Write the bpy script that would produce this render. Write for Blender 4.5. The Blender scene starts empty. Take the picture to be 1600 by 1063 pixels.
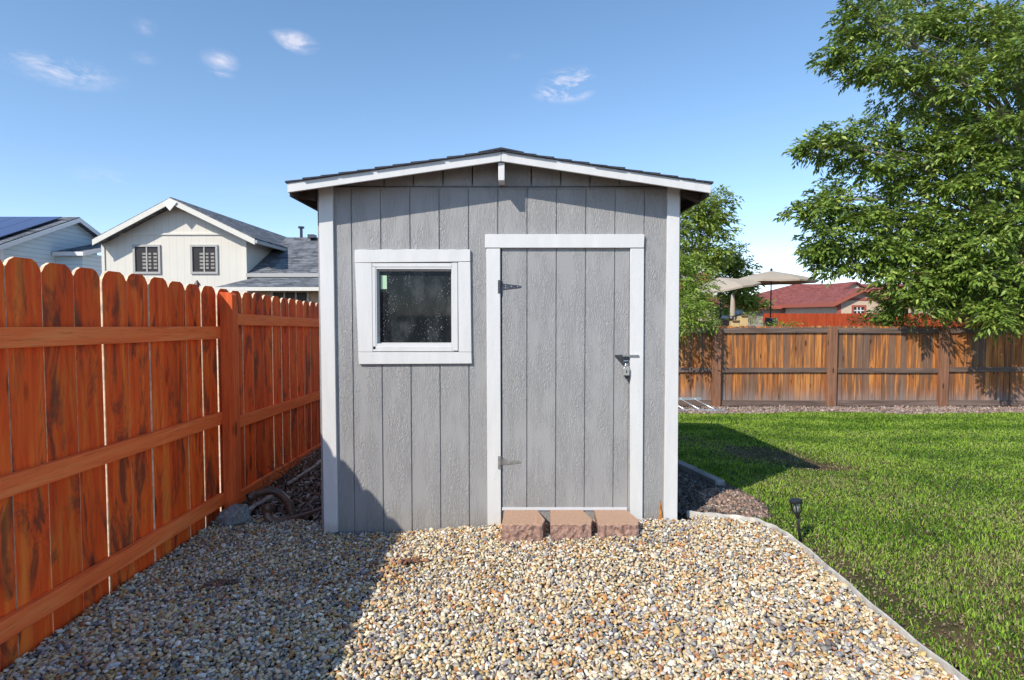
import bpy, bmesh, math, random
import numpy as np
from mathutils import Vector, Matrix, noise, Quaternion
C = bpy.context.scene.collection
R = random.Random(7)
NR = np.random.RandomState(11)

# ------------------------------------------------------------ camera, sky, sun, exposure
FPX = 923.0; TH = math.atan(39.5 / FPX); CAMZ = 1.5
cam_d = bpy.data.cameras.new("camera"); cam = bpy.data.objects.new("camera", cam_d); C.objects.link(cam)
cam.location = (0, 0, CAMZ); cam.rotation_euler = (math.pi / 2 - TH, 0, 0)
cam_d.sensor_width = 36; cam_d.lens = FPX / 1600 * 36; cam_d.clip_start = 0.05; cam_d.clip_end = 3000
bpy.context.scene.camera = cam
SD = Vector((1, 1.17, -1.25)).normalized()
ELEV = math.asin(-SD.z); AZ = math.atan2(-SD.x, -SD.y)
sl = bpy.data.lights.new("sun", 'SUN'); sl.energy = 3.3; sl.angle = math.radians(0.53); sl.color = (1.0, 0.93, 0.82)
so = bpy.data.objects.new("sun", sl); C.objects.link(so); so.rotation_euler = SD.to_track_quat('-Z', 'Y').to_euler(); so.location = (-20, -24, 26)
vs = bpy.context.scene.view_settings
vs.view_transform = 'Standard'; vs.look = 'None'; vs.gamma = 1; vs.exposure = 0.62
w = bpy.data.worlds.new("World"); bpy.context.scene.world = w; w.use_nodes = True

def P(px, py, Y):
    u = (px - 800) / FPX; v = (531.5 - py) / FPX
    d = Vector((u, math.cos(TH) + v * math.sin(TH), -math.sin(TH) + v * math.cos(TH)))
    return Vector((0, 0, CAMZ)) + d * (Y / d.y)
def PZ(px, py, z=0.0):
    p = P(px, py, 1.0); t = (z - CAMZ) / (p.z - CAMZ)
    return Vector((p.x * t, t, z))

nt = w.node_tree; N = nt.nodes; L = nt.links; N.clear()
wo = N.new('ShaderNodeOutputWorld'); bg = N.new('ShaderNodeBackground'); sky = N.new('ShaderNodeTexSky')
sky.sky_type = 'NISHITA'; sky.sun_disc = False; sky.sun_elevation = ELEV; sky.sun_rotation = AZ
sky.altitude = 1600; sky.air_density = 1.0; sky.dust_density = 0.25; sky.ozone_density = 2.4
bg.inputs[1].default_value = 0.15
tc = N.new('ShaderNodeTexCoord')
nz = N.new('ShaderNodeTexNoise'); nz.inputs['Scale'].default_value = 16; nz.inputs['Detail'].default_value = 9; nz.inputs['Roughness'].default_value = 0.7; nz.inputs['Distortion'].default_value = 0.5
mpv = N.new('ShaderNodeMapping'); mpv.inputs['Scale'].default_value = (1, 1, 2.6)
L.new(tc.outputs['Generated'], mpv.inputs[0]); L.new(mpv.outputs[0], nz.inputs['Vector'])
acc = None
def mth(op, a, b=None, c=None):
    m = N.new('ShaderNodeMath'); m.operation = op
    for i, q in enumerate((a, b, c)):
        if q is None: continue
        if isinstance(q, (int, float)): m.inputs[i].default_value = q
        else: L.new(q, m.inputs[i])
    return m.outputs[0]
# small fair weather cloud wisps: direction, width, strength
for (px, py, wx, wy, st) in ((888,134,46,26,1.3),(866,146,36,14,1.1),(908,120,22,16,1.1),(458,66,38,16,.8),(342,95,28,17,.6),(100,112,70,20,.65),(40,92,36,12,.45),(130,128,30,12,.5),(168,277,46,15,.38),(345,116,22,8,.4),(225,42,18,12,.3),(225,92,22,10,.25),(1215,400,80,26,.85),(1180,425,60,20,.8),(1290,120,22,8,.2),(806,88,16,8,.15),(1480,400,120,36,.7),(400,300,60,14,.14)):
    d = (P(px, py, 1.0) - Vector((0, 0, CAMZ))).normalized()
    vm = N.new('ShaderNodeVectorMath'); vm.operation = 'SUBTRACT'; L.new(tc.outputs['Generated'], vm.inputs[0]); vm.inputs[1].default_value = d
    v2 = N.new('ShaderNodeVectorMath'); v2.operation = 'MULTIPLY'; L.new(vm.outputs[0], v2.inputs[0]); v2.inputs[1].default_value = (FPX / wx, FPX / wx, FPX / wy)
    v3 = N.new('ShaderNodeVectorMath'); v3.operation = 'LENGTH'; L.new(v2.outputs[0], v3.inputs[0])
    g = mth('MULTIPLY', mth('MAXIMUM', mth('SUBTRACT', 1.0, v3.outputs['Value']), 0.0), st)
    acc = g if acc is None else mth('MAXIMUM', acc, g)
n2 = mth('MULTIPLY', mth('SUBTRACT', nz.outputs['Fac'], 0.42), 6.5)
nf = N.new('ShaderNodeTexNoise'); nf.inputs['Scale'].default_value = 60; nf.inputs['Detail'].default_value = 6; L.new(mpv.outputs[0], nf.inputs['Vector'])
cm = mth('MINIMUM', mth('MAXIMUM', mth('MULTIPLY', mth('MULTIPLY', mth('POWER', acc, 1.3), n2), mth('MULTIPLY', nf.outputs['Fac'], 1.7)), 0.0), 0.62)
mix = N.new('ShaderNodeMix'); mix.data_type = 'RGBA'; L.new(cm, mix.inputs[0]); tnt = N.new('ShaderNodeMix'); tnt.data_type = 'RGBA'; tnt.blend_type = 'MULTIPLY'; tnt.inputs[0].default_value = 1; L.new(sky.outputs[0], tnt.inputs[6]); 
sz = N.new('ShaderNodeSeparateXYZ'); L.new(tc.outputs['Generated'], sz.inputs[0]); rp = N.new('ShaderNodeValToRGB'); rp.color_ramp.elements.new(.3)
for e_, (p_, c_) in zip(rp.color_ramp.elements, ((0.0, (.90, .86, .94)), (.30, (.90, .96, .94)), (.60, (.86, 1.0, 1.0)))): e_.position = p_; e_.color = c_ + (1,)
L.new(sz.outputs[2], rp.inputs[0]); L.new(rp.outputs[0], tnt.inputs[7]); L.new(tnt.outputs[2], mix.inputs[6]); mix.inputs[7].default_value = (4.4, 4.2, 4.6, 1)
L.new(mix.outputs[2], bg.inputs[0]); L.new(bg.outputs[0], wo.inputs[0])

# ------------------------------------------------------------ object helpers
def tag(o, label=None, cat=None, group=None, kind=None):
    if label: o['label'] = label
    if cat: o['category'] = cat
    if group: o['group'] = group
    if kind: o['kind'] = kind
    return o
def thing(name, loc, label, cat, group=None):
    o = bpy.data.objects.new(name, None); C.objects.link(o); o.location = loc; o.empty_display_size = 0.1
    return tag(o, label, cat, group)
def wloc(o):
    v = Vector((0, 0, 0))
    while o: v += o.location; o = o.parent
    return v
def copy_tree(o, parent=None):
    c = o.copy(); C.objects.link(c); c.parent = parent
    for ch in [x for x in bpy.data.objects if x.parent == o]: copy_tree(ch, c)
    return c
class MB:
    def __init__(s): s.v = []; s.f = []
    def add(s, vs, fs):
        b = len(s.v); s.v += [Vector(q) for q in vs]; s.f += [tuple(b + i for i in f) for f in fs]; return s
    def box(s, x0, x1, y0, y1, z0, z1):
        return s.add([(x0,y0,z0),(x1,y0,z0),(x1,y1,z0),(x0,y1,z0),(x0,y0,z1),(x1,y0,z1),(x1,y1,z1),(x0,y1,z1)],
                     [(0,3,2,1),(4,5,6,7),(0,1,5,4),(1,2,6,5),(2,3,7,6),(3,0,4,7)])
    def prism(s, poly, ext):
        n = len(poly); e = Vector(ext); a = [Vector(p) for p in poly]
        return s.add(a + [p + e for p in a], [tuple(range(n))[::-1], tuple(range(n, 2*n))] + [(i, (i+1) % n, n + (i+1) % n, n + i) for i in range(n)])
    def beam(s, a, b, wd, ht, up=(0,0,1)):      # box between two points
        a = Vector(a); b = Vector(b); d = (b - a).normalized(); x = d.cross(Vector(up)).normalized(); u = x.cross(d).normalized()
        q = [a + x*i*wd/2 + u*j*ht/2 for i, j in ((-1,-1),(1,-1),(1,1),(-1,1))]
        return s.prism(q, b - a)
    def tube(s, pts, rad, n=8, cap=True):
        pts = [Vector(p) for p in pts]; b = len(s.v); m = len(pts)
        if not isinstance(rad, (list, tuple)): rad = [rad] * m
        pu = None
        for i, p in enumerate(pts):
            d = (pts[min(i+1, m-1)] - pts[max(i-1, 0)]).normalized()
            if pu is None: pu = Vector((0,0,1)) if abs(d.z) < .9 else Vector((1,0,0))
            x = d.cross(pu).normalized(); u = x.cross(d).normalized(); pu = u
            for k in range(n):
                a = 2*math.pi*k/n; s.v.append(p + (x*math.cos(a) + u*math.sin(a)) * rad[i])
        for i in range(m-1):
            for k in range(n):
                s.f.append((b+i*n+k, b+i*n+(k+1) % n, b+(i+1)*n+(k+1) % n, b+(i+1)*n+k))
        if cap:
            s.f.append(tuple(b+k for k in range(n))[::-1]); s.f.append(tuple(b+(m-1)*n+k for k in range(n)))
        return s
    def lathe(s, c, prof, n=16):
        c = Vector(c); b = len(s.v); m = len(prof)
        for r, z in prof:
            for k in range(n):
                a = 2*math.pi*k/n; s.v.append(c + Vector((r*math.cos(a), r*math.sin(a), z)))
        for i in range(m-1):
            for k in range(n): s.f.append((b+i*n+k, b+i*n+(k+1) % n, b+(i+1)*n+(k+1) % n, b+(i+1)*n+k))
        s.f.append(tuple(b+k for k in range(n))[::-1]); s.f.append(tuple(b+(m-1)*n+k for k in range(n)))
        return s
    def build(s, name, mat, parent=None, smooth=False, bevel=0, recalc=True, seg=2):
        me = bpy.data.meshes.new(name); o = bpy.data.objects.new(name, me); C.objects.link(o)
        off = wloc(parent) if parent else Vector((0,0,0))
        if parent is None and s.v:
            lo = Vector((min(q.x for q in s.v), min(q.y for q in s.v), min(q.z for q in s.v))); hi = Vector((max(q.x for q in s.v), max(q.y for q in s.v), 0))
            off = Vector(((lo.x+hi.x)/2, (lo.y+hi.y)/2, lo.z)); o.location = off
        me.from_pydata([q - off for q in s.v], [], s.f)
        if recalc:
            bm = bmesh.new(); bm.from_mesh(me); bmesh.ops.recalc_face_normals(bm, faces=bm.faces); bm.to_mesh(me); bm.free()
        me.materials.append(mat); o.parent = parent
        if smooth: me.polygons.foreach_set('use_smooth', [True]*len(me.polygons))
        if bevel:
            md = o.modifiers.new('bevel', 'BEVEL'); md.width = bevel; md.segments = seg; md.limit_method = 'ANGLE'
        return o

# ------------------------------------------------------------ materials
class NT:
    def __init__(s, name, rough=.6, spec=.3):
        s.m = bpy.data.materials.new(name); s.m.use_nodes = True; s.t = s.m.node_tree; s.n = s.t.nodes; s.l = s.t.links
        s.b = s.n['Principled BSDF']; s.b.inputs['Roughness'].default_value = rough; s.b.inputs['Specular IOR Level'].default_value = spec
        s.co = s.n.new('ShaderNodeTexCoord').outputs['Object']
    def setin(s, inp, v):
        if isinstance(v, (int, float)): inp.default_value = v
        elif isinstance(v, (tuple, list)): inp.default_value = tuple(v) if len(v) != 3 or inp.type == 'VECTOR' else tuple(v) + (1,)
        else: s.l.new(v, inp)
    def math(s, op, a, b=0.0, clamp=False):
        m = s.n.new('ShaderNodeMath'); m.operation = op; m.use_clamp = clamp; s.setin(m.inputs[0], a); s.setin(m.inputs[1], b); return m.outputs[0]
    def vec(s, op, a, b):
        m = s.n.new('ShaderNodeVectorMath'); m.operation = op; s.setin(m.inputs[0], a); s.setin(m.inputs[1], b); return m.outputs[0]
    def noise(s, vec, scale=5, detail=4, rough=.55, dist=0, out='Fac'):
        t = s.n.new('ShaderNodeTexNoise'); t.inputs['Scale'].default_value = scale; t.inputs['Detail'].default_value = detail
        t.inputs['Roughness'].default_value = rough; t.inputs['Distortion'].default_value = dist; s.l.new(vec, t.inputs['Vector']); return t.outputs[out]
    def scale(s, vec, sc):
        m = s.n.new('ShaderNodeMapping'); m.inputs['Scale'].default_value = sc; s.l.new(vec, m.inputs[0]); return m.outputs[0]
    def ramp(s, f, stops, interp='LINEAR'):
        r = s.n.new('ShaderNodeValToRGB'); r.color_ramp.interpolation = interp; e = r.color_ramp.elements
        while len(e) < len(stops): e.new(.5)
        for i, (p, c) in enumerate(stops):
            e[i].position = p; e[i].color = tuple(c) + (1,) if len(c) == 3 else c
        s.setin(r.inputs[0], f); return r.outputs[0]
    def step(s, f, a, b):
        m = s.n.new('ShaderNodeMapRange'); m.interpolation_type = 'SMOOTHSTEP'; s.setin(m.inputs[0], f)
        m.inputs[1].default_value = a; m.inputs[2].default_value = b; return m.outputs[0]
    def mix(s, f, a, b, mode='MIX'):
        m = s.n.new('ShaderNodeMix'); m.data_type = 'RGBA'; m.blend_type = mode; s.setin(m.inputs[0], f); s.setin(m.inputs[6], a); s.setin(m.inputs[7], b); return m.outputs[2]
    def island(s):
        return s.n.new('ShaderNodeNewGeometry').outputs['Random Per Island']
    def sep(s, v):
        m = s.n.new('ShaderNodeSeparateXYZ'); s.l.new(v, m.inputs[0]); return m.outputs
    def comb(s, x, y, z):
        m = s.n.new('ShaderNodeCombineXYZ')
        for i, q in enumerate((x, y, z)): s.setin(m.inputs[i], q)
        return m.outputs[0]
    def attr(s, name):
        a = s.n.new('ShaderNodeAttribute'); a.attribute_name = name; return a.outputs['Color']
    def col(s, c): s.setin(s.b.inputs['Base Color'], c); return s
    def bump(s, h, st=.4, dist=.01):
        m = s.n.new('ShaderNodeBump'); m.inputs['Strength'].default_value = st; m.inputs['Distance'].default_value = dist
        s.setin(m.inputs['Height'], h); s.l.new(m.outputs[0], s.b.inputs['Normal']); return s

def flat(name, c, rough=.6, metal=0, spec=.3, var=.12, sc=12, bump=.15):
    t = NT(name, rough, spec); n = t.noise(t.co, sc, 5); t.b.inputs['Metallic'].default_value = metal
    t.col(t.ramp(n, [(.3, [q*(1-var) for q in c]), (.7, [min(1, q*(1+var)) for q in c])]))
    if bump: t.bump(t.noise(t.co, sc*6, 3), bump, .003)
    return t.m

def wood(name, stops, dark, light, grain=(26, 26, 1.6), stain_lo=.56, stain_hi=.68, rough=.7, knots=True, spec=.25, bottom=None, blotch=None, patch=None):
    t = NT(name, rough, spec); isl = t.island()
    off = t.comb(t.math('MULTIPLY', isl, 37.0), t.math('MULTIPLY', isl, 91.0), t.math('MULTIPLY', isl, 53.0))
    v = t.vec('ADD', t.co, off)
    g = t.noise(t.scale(v, grain), 1.0, 8, .62, .6)
    g2 = t.noise(t.scale(v, tuple(q*4 for q in grain)), 1.0, 4, .6)
    base = t.ramp(g, stops)
    base = t.mix(t.math('MULTIPLY', isl, .55), base, t.mix(1.0, base, light, 'MULTIPLY'))
    s1 = t.noise(t.scale(v, blotch or tuple(q*.30 for q in grain)), 1.0, 8, .68, .7 if blotch else .5)
    base = t.mix(t.math('MULTIPLY', t.step(s1, stain_lo, stain_hi), .82), base, dark)
    s2 = t.noise(t.scale(v, tuple(q*.22 for q in grain)), 1.3, 3, .5, .3)
    base = t.mix(t.math('MULTIPLY', t.step(s2, .56, .7), .55), base, tuple(min(1, q*1.0) for q in stops[-1][1]))
    base = t.mix(t.math('MULTIPLY', t.step(g2, .5, .75), .35), base, tuple(q*.35 for q in stops[0][1]))
    if knots:
        vo = t.n.new('ShaderNodeTexVoronoi'); vo.inputs['Scale'].default_value = 1.0
        t.l.new(t.scale(v, (6.2, 6.2, 1.9)), vo.inputs['Vector']); kn = t.step(vo.outputs['Distance'], .17, .08)
        base = t.mix(t.math('MULTIPLY', kn, .8), base, tuple(q*.22 for q in stops[0][1]))
    if patch:      # boards gone grey brown in broad stretches of the fence
        pn = t.noise(t.scale(t.co, (.75, .75, .35)), 1.0, 5, .6, .3)
        base = t.mix(t.math('MULTIPLY', t.step(t.math('ADD', t.math('SUBTRACT', pn, t.math('MULTIPLY', t.sep(t.co)[0], .022)), t.math('MULTIPLY', t.math('SUBTRACT', isl, .5), .30)), .49, .64), .8), base, t.mix(g, tuple(q*.55 for q in patch), tuple(q*1.35 for q in patch)))
    if bottom:     # weathered band along the foot: colour, z0, z1
        z = t.sep(t.co)[2]; nb = t.math('ADD', z, t.math('MULTIPLY', t.math('SUBTRACT', s1, .5), 1.3))
        base = t.mix(t.math('MULTIPLY', t.step(nb, bottom[2], bottom[1]), .85), base, t.mix(g2, bottom[0], tuple(q*.5 for q in bottom[0])))
    t.col(base); t.bump(t.math('ADD', g, t.math('MULTIPLY', g2, .7)), .5, .004)
    return t.m

M = {}
M['fence_orange'] = wood('stained_cedar', [(.25, (.74,.068,.010)), (.5, (.97,.125,.016)), (.76, (.99,.29,.045))], (.115,.042,.026), (.60,.52,.48), stain_lo=.485, stain_hi=.64, grain=(20,20,1.9), blotch=(7.5,7.5,2.3))
M['rail_orange'] = wood('stained_cedar_rail', [(.25, (.82,.13,.035)), (.5, (.97,.20,.05)), (.75, (.98,.31,.095))], (.40,.10,.045), (1.0,.9,.85), grain=(26,1.6,26), stain_lo=.6, stain_hi=.78, knots=False)
M['post_orange'] = wood('stained_cedar_post', [(.25, (.50,.085,.022)), (.5, (.80,.14,.032)), (.75, (.90,.21,.06))], (.16,.055,.028), (1.0,.85,.8), stain_lo=.58, stain_hi=.74)
M['fence_old'] = wood('weathered_cedar', [(.25, (.13,.045,.018)), (.48, (.42,.145,.038)), (.70, (.76,.34,.10))], (.12,.075,.052), (.50,.42,.38), grain=(26,26,1.4), stain_lo=.48, stain_hi=.58, bottom=((.34,.29,.27), .0, .5), patch=(.17,.115,.085))
M['rail_old'] = wood('weathered_rail', [(.25, (.085,.058,.046)), (.5, (.15,.105,.085)), (.75, (.25,.18,.145))], (.06,.045,.036), (.8,.75,.7), grain=(1.4,22,22), stain_lo=.6, stain_hi=.8, knots=False)
M['post_old'] = wood('weathered_post', [(.25, (.13,.065,.04)), (.5, (.25,.12,.07)), (.75, (.36,.18,.10))], (.08,.05,.04), (.8,.75,.7), stain_lo=.6, stain_hi=.8)
M['red_fence'] = wood('red_stained_fence', [(.25, (.26,.035,.012)), (.5, (.42,.065,.02)), (.75, (.52,.12,.04))], (.28,.05,.02), (1,.8,.8), stain_lo=.6, stain_hi=.8, knots=False)
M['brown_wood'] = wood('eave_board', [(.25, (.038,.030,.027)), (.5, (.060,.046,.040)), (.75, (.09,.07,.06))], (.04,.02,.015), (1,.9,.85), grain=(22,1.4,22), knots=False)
M['grey_timber'] = wood('old_grey_timber', [(.25, (.16,.15,.15)), (.5, (.27,.26,.26)), (.75, (.40,.38,.37))], (.09,.08,.08), (.9,.9,.9), grain=(20,1.4,20), knots=False)

# painted textured siding
t = NT('grey_siding', .55, .3)
v = t.scale(t.co, (1, 1, .34)); dn = t.noise(v, 7, 3, .5, 0, 'Color')
vv = t.vec('ADD', v, t.vec('MULTIPLY', dn, (.09, 0, .09)))
wv = t.n.new('ShaderNodeTexWave'); wv.wave_type = 'BANDS'; wv.bands_direction = 'X'; wv.inputs['Scale'].default_value = 32; wv.inputs['Distortion'].default_value = 14; wv.inputs['Detail'].default_value = 3; wv.inputs['Detail Scale'].default_value = 1.6
t.l.new(vv, wv.inputs['Vector'])
fn = t.noise(t.scale(t.co, (1, 1, .5)), 230, 3, .6)
hs = t.noise(t.scale(t.co, (.25, 1, 1.6)), 130, 2, .5)
h = t.math('ADD', t.math('MULTIPLY', t.step(wv.outputs['Fac'], .15, .8), t.step(t.noise(t.scale(t.co, (5, 5, 1.5)), 1.6, 3), .34, .62)), t.math('ADD', t.math('MULTIPLY', fn, .45), t.math('MULTIPLY', hs, .4)))
big = t.noise(t.co, .9, 3)
zz = t.sep(t.co)[2]
c = t.ramp(big, [(.3, (.305,.302,.300)), (.7, (.350,.347,.344))])
c = t.mix(t.math('MULTIPLY', t.step(t.noise(t.scale(t.co, (3, 3, .5)), 3, 5, .65), .56, .72), .10), c, (.24,.235,.23))
dirt = t.math('MULTIPLY', t.step(t.math('ADD', zz, t.math('MULTIPLY', t.noise(t.co, 9, 5), .22)), .32, .12), .3)
c = t.mix(dirt, c, (.26,.22,.17))
t.col(c); t.bump(h, .68, .005); M['siding'] = t.m
# white paint
t = NT('white_paint', .42, .35)
n = t.noise(t.scale(t.co, (5, 5, 1)), 3, 6, .6)
c = t.ramp(n, [(.3, (.61,.61,.60)), (.7, (.68,.675,.665))])
sp = t.noise(t.co, 34, 4, .6); c = t.mix(t.math('MULTIPLY', t.step(sp, .70, .76), .5), c, (.40,.36,.31))
z = t.sep(t.co)[2]
c = t.mix(t.math('MULTIPLY', t.step(t.math('ADD', z, t.math('MULTIPLY', t.noise(t.co, 20, 4), .12)), .12, .04), .45), c, (.42,.36,.28))
t.col(c); t.bump(t.noise(t.scale(t.co, (6, 6, .6)), 22, 4), .25, .004); M['white'] = t.m
M['sunlit_edge'] = flat('painted_sun_edge', (.74,.55,.38), .9, var=.3, sc=30)  # pale colour paints the glare of sun on picket edges
M['vinyl'] = flat('white_vinyl', (.66,.66,.66), .3, spec=.4, var=.02, bump=0)
M['rot'] = flat('rotten_wood', (.50,.19,.04), .9, var=.5, sc=40, bump=.8)
M['asphalt_shingle'] = flat('dark_shingle', (.045,.05,.062), .9, var=.35, sc=60, bump=.8)
M['galv'] = flat('galvanised_steel', (.48,.47,.44), .42, metal=.9, var=.25, sc=30)
M['dark_steel'] = flat('tarnished_steel', (.10,.10,.11), .4, metal=.8, var=.4, sc=30)
M['chrome'] = flat('chromed_steel', (.72,.72,.70), .22, metal=1, var=.1, sc=30, bump=0)
M['brass'] = flat('lock_body_metal', (.70,.69,.64), .3, metal=.8, var=.1)
M['black_plastic'] = flat('black_plastic', (.018,.018,.02), .45, var=.2)
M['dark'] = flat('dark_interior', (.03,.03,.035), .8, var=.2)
M['clear'] = flat('frosted_plastic', (.30,.31,.31), .3, var=.1)
M['solar'] = NT('solar_cell', .15, .8).col((.05,.06,.15)).m
M['pipe'] = flat('brown_pipe', (.115,.060,.038), .32, spec=.6, var=.5, sc=14, bump=.2)
M['alu'] = flat('aluminium', (.75,.76,.77), .35, metal=.85, var=.12, sc=20)
M['concrete'] = flat('concrete', (.24,.235,.23), .95, var=.25, sc=25, bump=1)
M['pvc'] = flat('dirty_white_pvc', (.46,.44,.41), .6, var=.25, sc=20)
M['edging'] = flat('weathered_edging', (.52,.50,.46), .7, var=.3, sc=16)
M['cardboard'] = flat('cardboard', (.62,.46,.24), .85, var=.08)
M['cushion'] = flat('pale_blue_cloth', (.42,.50,.58), .9, var=.1)
M['mesh_dark'] = flat('charcoal_sling', (.05,.05,.058), .7, var=.2)
M['canvas'] = flat('tan_canvas', (.42,.36,.29), .9, var=.06)
M['bark'] = flat('grey_bark', (.36,.31,.26), .95, var=.4, sc=14, bump=1)
M['glass_dark'] = NT('house_glass', .25, .15).col((.05,.045,.045)).m
M['shade_slat'] = flat('window_shade', (.32,.30,.27), .7)
M['sticker'] = flat('green_sticker', (.42,.62,.42), .5, var=.05, bump=0)

# dirty window pane: clear glass with dust and droplets marks
t = NT('dirty_glass', .03, .28); t.b.inputs['Base Color'].default_value = (.02,.026,.03,1)
tr = t.n.new('ShaderNodeBsdfTransparent'); tr.inputs[0].default_value = (.45,.5,.52,1)
mx = t.n.new('ShaderNodeMixShader'); mx.inputs[0].default_value = .55; t.l.new(tr.outputs[0], mx.inputs[1]); t.l.new(t.b.outputs[0], mx.inputs[2])
du = t.n.new('ShaderNodeBsdfDiffuse'); du.inputs[0].default_value = (.55,.58,.58,1)
v1 = t.n.new('ShaderNodeTexVoronoi'); v1.inputs['Scale'].default_value = 1; t.l.new(t.scale(t.vec('ADD', t.co, t.vec('MULTIPLY', t.noise(t.co, 40, 3, .5, 0, 'Color'), (.02, 0, .03))), (95, 95, 55)), v1.inputs['Vector'])
spk = t.math('MULTIPLY', t.step(v1.outputs['Distance'], .25, .10), t.step(t.noise(t.co, 9, 4, .7), .46, .60))
haz = t.math('MULTIPLY', t.step(t.noise(t.scale(t.co, (1.2, 1, .5)), 9, 6, .6), .42, .8), .10)
fac = t.math('MAXIMUM', t.math('MULTIPLY', spk, .55), haz)
m2 = t.n.new('ShaderNodeMixShader'); t.l.new(fac, m2.inputs[0]); t.l.new(mx.outputs[0], m2.inputs[1]); t.l.new(du.outputs[0], m2.inputs[2])
t.l.new(m2.outputs[0], t.n['Material Output'].inputs[0]); M['pane'] = t.m

def shingles(name, c, c2, sc=1.0):
    t = NT(name, .9, .15); s = t.sep(t.co)
    br = t.n.new('ShaderNodeTexBrick'); br.inputs['Scale'].default_value = 1; br.inputs['Mortar Size'].default_value = .012; br.inputs['Brick Width'].default_value = .32; br.inputs['Row Height'].default_value = .085
    br.inputs['Color1'].default_value = tuple(c) + (1,); br.inputs['Color2'].default_value = tuple(c2) + (1,); br.inputs['Mortar'].default_value = tuple(q*.4 for q in c) + (1,)
    t.l.new(t.comb(t.math('ADD', s[0], s[1]), s[2], 0), br.inputs['Vector'])
    n = t.noise(t.co, 2.2, 6, .7)
    t.col(t.mix(t.math('MULTIPLY', t.step(n, .35, .7), .55), br.outputs['Color'], tuple(q*1.35 for q in c2))); t.bump(t.noise(t.co, 30, 3), .6, .02); return t.m
M['sh_grey'] = shingles('grey_shingles', (.075,.08,.09), (.21,.22,.24))
M['sh_red'] = shingles('red_shingles', (.20,.058,.052), (.30,.10,.085))
def siding_far(name, c, axis, pitch, dk=.62, wdt=.10):
    t = NT(name, .6, .25); s = t.sep(t.co); q = s[axis]
    if axis == 0: q = t.math('ADD', s[0], s[1])
    fr = t.math('FRACT', t.math('DIVIDE', t.math('ADD', q, 500), pitch)); m = t.step(fr, wdt, wdt*.3)
    n = t.noise(t.co, 1.1, 5); base = t.ramp(n, [(.3, [x*.94 for x in c]), (.7, c)])
    t.col(t.mix(m, base, tuple(x*dk for x in c))); t.bump(t.math('MULTIPLY', fr, -1), .3, .02); return t.m
M['cream'] = siding_far('cream_board_siding', (.72,.68,.60), 0, .30, .84)
M['blue'] = siding_far('blue_lap_siding', (.62,.72,.76), 2, .20, .62, .16)
M['dryleaf'] = flat('dry_leaf', (.20,.12,.06), .9, var=.4)
M['stucco'] = flat('beige_stucco', (.62,.48,.36), .9, var=.06, sc=3)
M['taupe'] = flat('taupe_stucco', (.33,.29,.25), .9, var=.06, sc=3)
M['trim_cream'] = flat('cream_trim', (.70,.67,.60), .6, var=.05)
M['trim_grey'] = flat('grey_trim', (.42,.41,.39), .6, var=.05)
M['trim_red'] = flat('red_trim', (.38,.11,.075), .7, var=.08)
M['white_far'] = flat('white_far', (.75,.75,.75), .6, var=.04)

# ------------------------------------------------------------ ground
def ss(a, b, x):
    x = np.clip((np.asarray(x, float) - a) / (b - a), 0, 1); return x*x*(3 - 2*x)
def G(x, y):
    x = np.asarray(x, float); y = np.asarray(y, float)
    fall = -.058 * np.clip(y - 4, 0, 8.65) * ss(-1.4, 1.6, x)
    rise = .086 * ss(-1.0, 1.1, x) * ss(2.6, 4.0, y) * (1 - ss(4.6, 6.5, y)) * (1 - ss(1.6, 2.6, x))
    fall = fall - .034 * (1 - ss(1.25, 1.7, x)) * (1 - ss(4.6, 6, y))
    bump = .012*np.sin(x*2.1 + 1.3)*np.sin(y*1.7 + .4) + .008*np.sin(x*4.7)*np.cos(y*3.9)
    return fall + rise + bump
def sheet(name, xs, ys, mat, lift=0, mask=None, kind='structure'):
    X, Y = np.meshgrid(xs, ys); Z = G(X, Y) + lift
    v = np.stack([X, Y, Z], -1).reshape(-1, 3); nx = len(xs); f = []
    for j in range(len(ys)-1):
        for i in range(nx-1):
            if mask is None or mask((xs[i]+xs[i+1])/2, (ys[j]+ys[j+1])/2): f.append((j*nx+i, j*nx+i+1, (j+1)*nx+i+1, (j+1)*nx+i))
    me = bpy.data.meshes.new(name); me.from_pydata(v.tolist(), [], f); me.materials.append(mat)
    me.polygons.foreach_set('use_smooth', [True]*len(me.polygons))
    bm = bmesh.new(); bm.from_mesh(me); bmesh.ops.delete(bm, geom=[q for q in bm.verts if not q.link_faces], context='VERTS'); bm.to_mesh(me); bm.free()
    o = bpy.data.objects.new(name, me); C.objects.link(o); o['kind'] = kind; return o
far = lambda a, b, n: list(np.geomspace(a, b, n))
gx = [-q for q in far(12, 900, 12)][::-1] + list(np.arange(-10, 16.1, .5)) + far(18, 900, 12)
gy = [-900,-300,-100,-40,-20,-10,-5,-2] + list(np.arange(-1, 15.1, .5)) + far(17, 1500, 16)
t = NT('dirt', .95, .1); n = t.noise(t.co, 3, 8, .7); n2_ = t.noise(t.co, 45, 5, .7)
t.col(t.mix(t.step(n2_, .4, .7), t.ramp(n, [(.3, (.070,.045,.030)), (.7, (.17,.115,.075))]), (.05,.036,.028))); t.bump(n2_, 1, .03); M['dirt'] = t.m
sheet('ground', gx, gy, M['dirt'], -.03)
t = NT('gravel_sand', .95, .1); n = t.noise(t.co, 60, 6, .7)
t.col(t.ramp(n, [(.3, (.03,.023,.018)), (.7, (.10,.075,.055))])); t.bump(n, 1, .02); M['gsand'] = t.m
EDGE = [(1.28,4.27),(1.42,4.20),(1.57,4.10),(1.68,4.00),(1.745,3.86),(1.775,3.7),(1.785,3.4),(1.80,3.0),(1.815,2.6),(1.83,2.2),(1.85,1.5),(1.88,.2),(1.9,-1.2)]
def edge_x(y):
    ys = [q[1] for q in EDGE][::-1]; xs = [q[0] for q in EDGE][::-1]; return np.interp(y, ys, xs)
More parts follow.
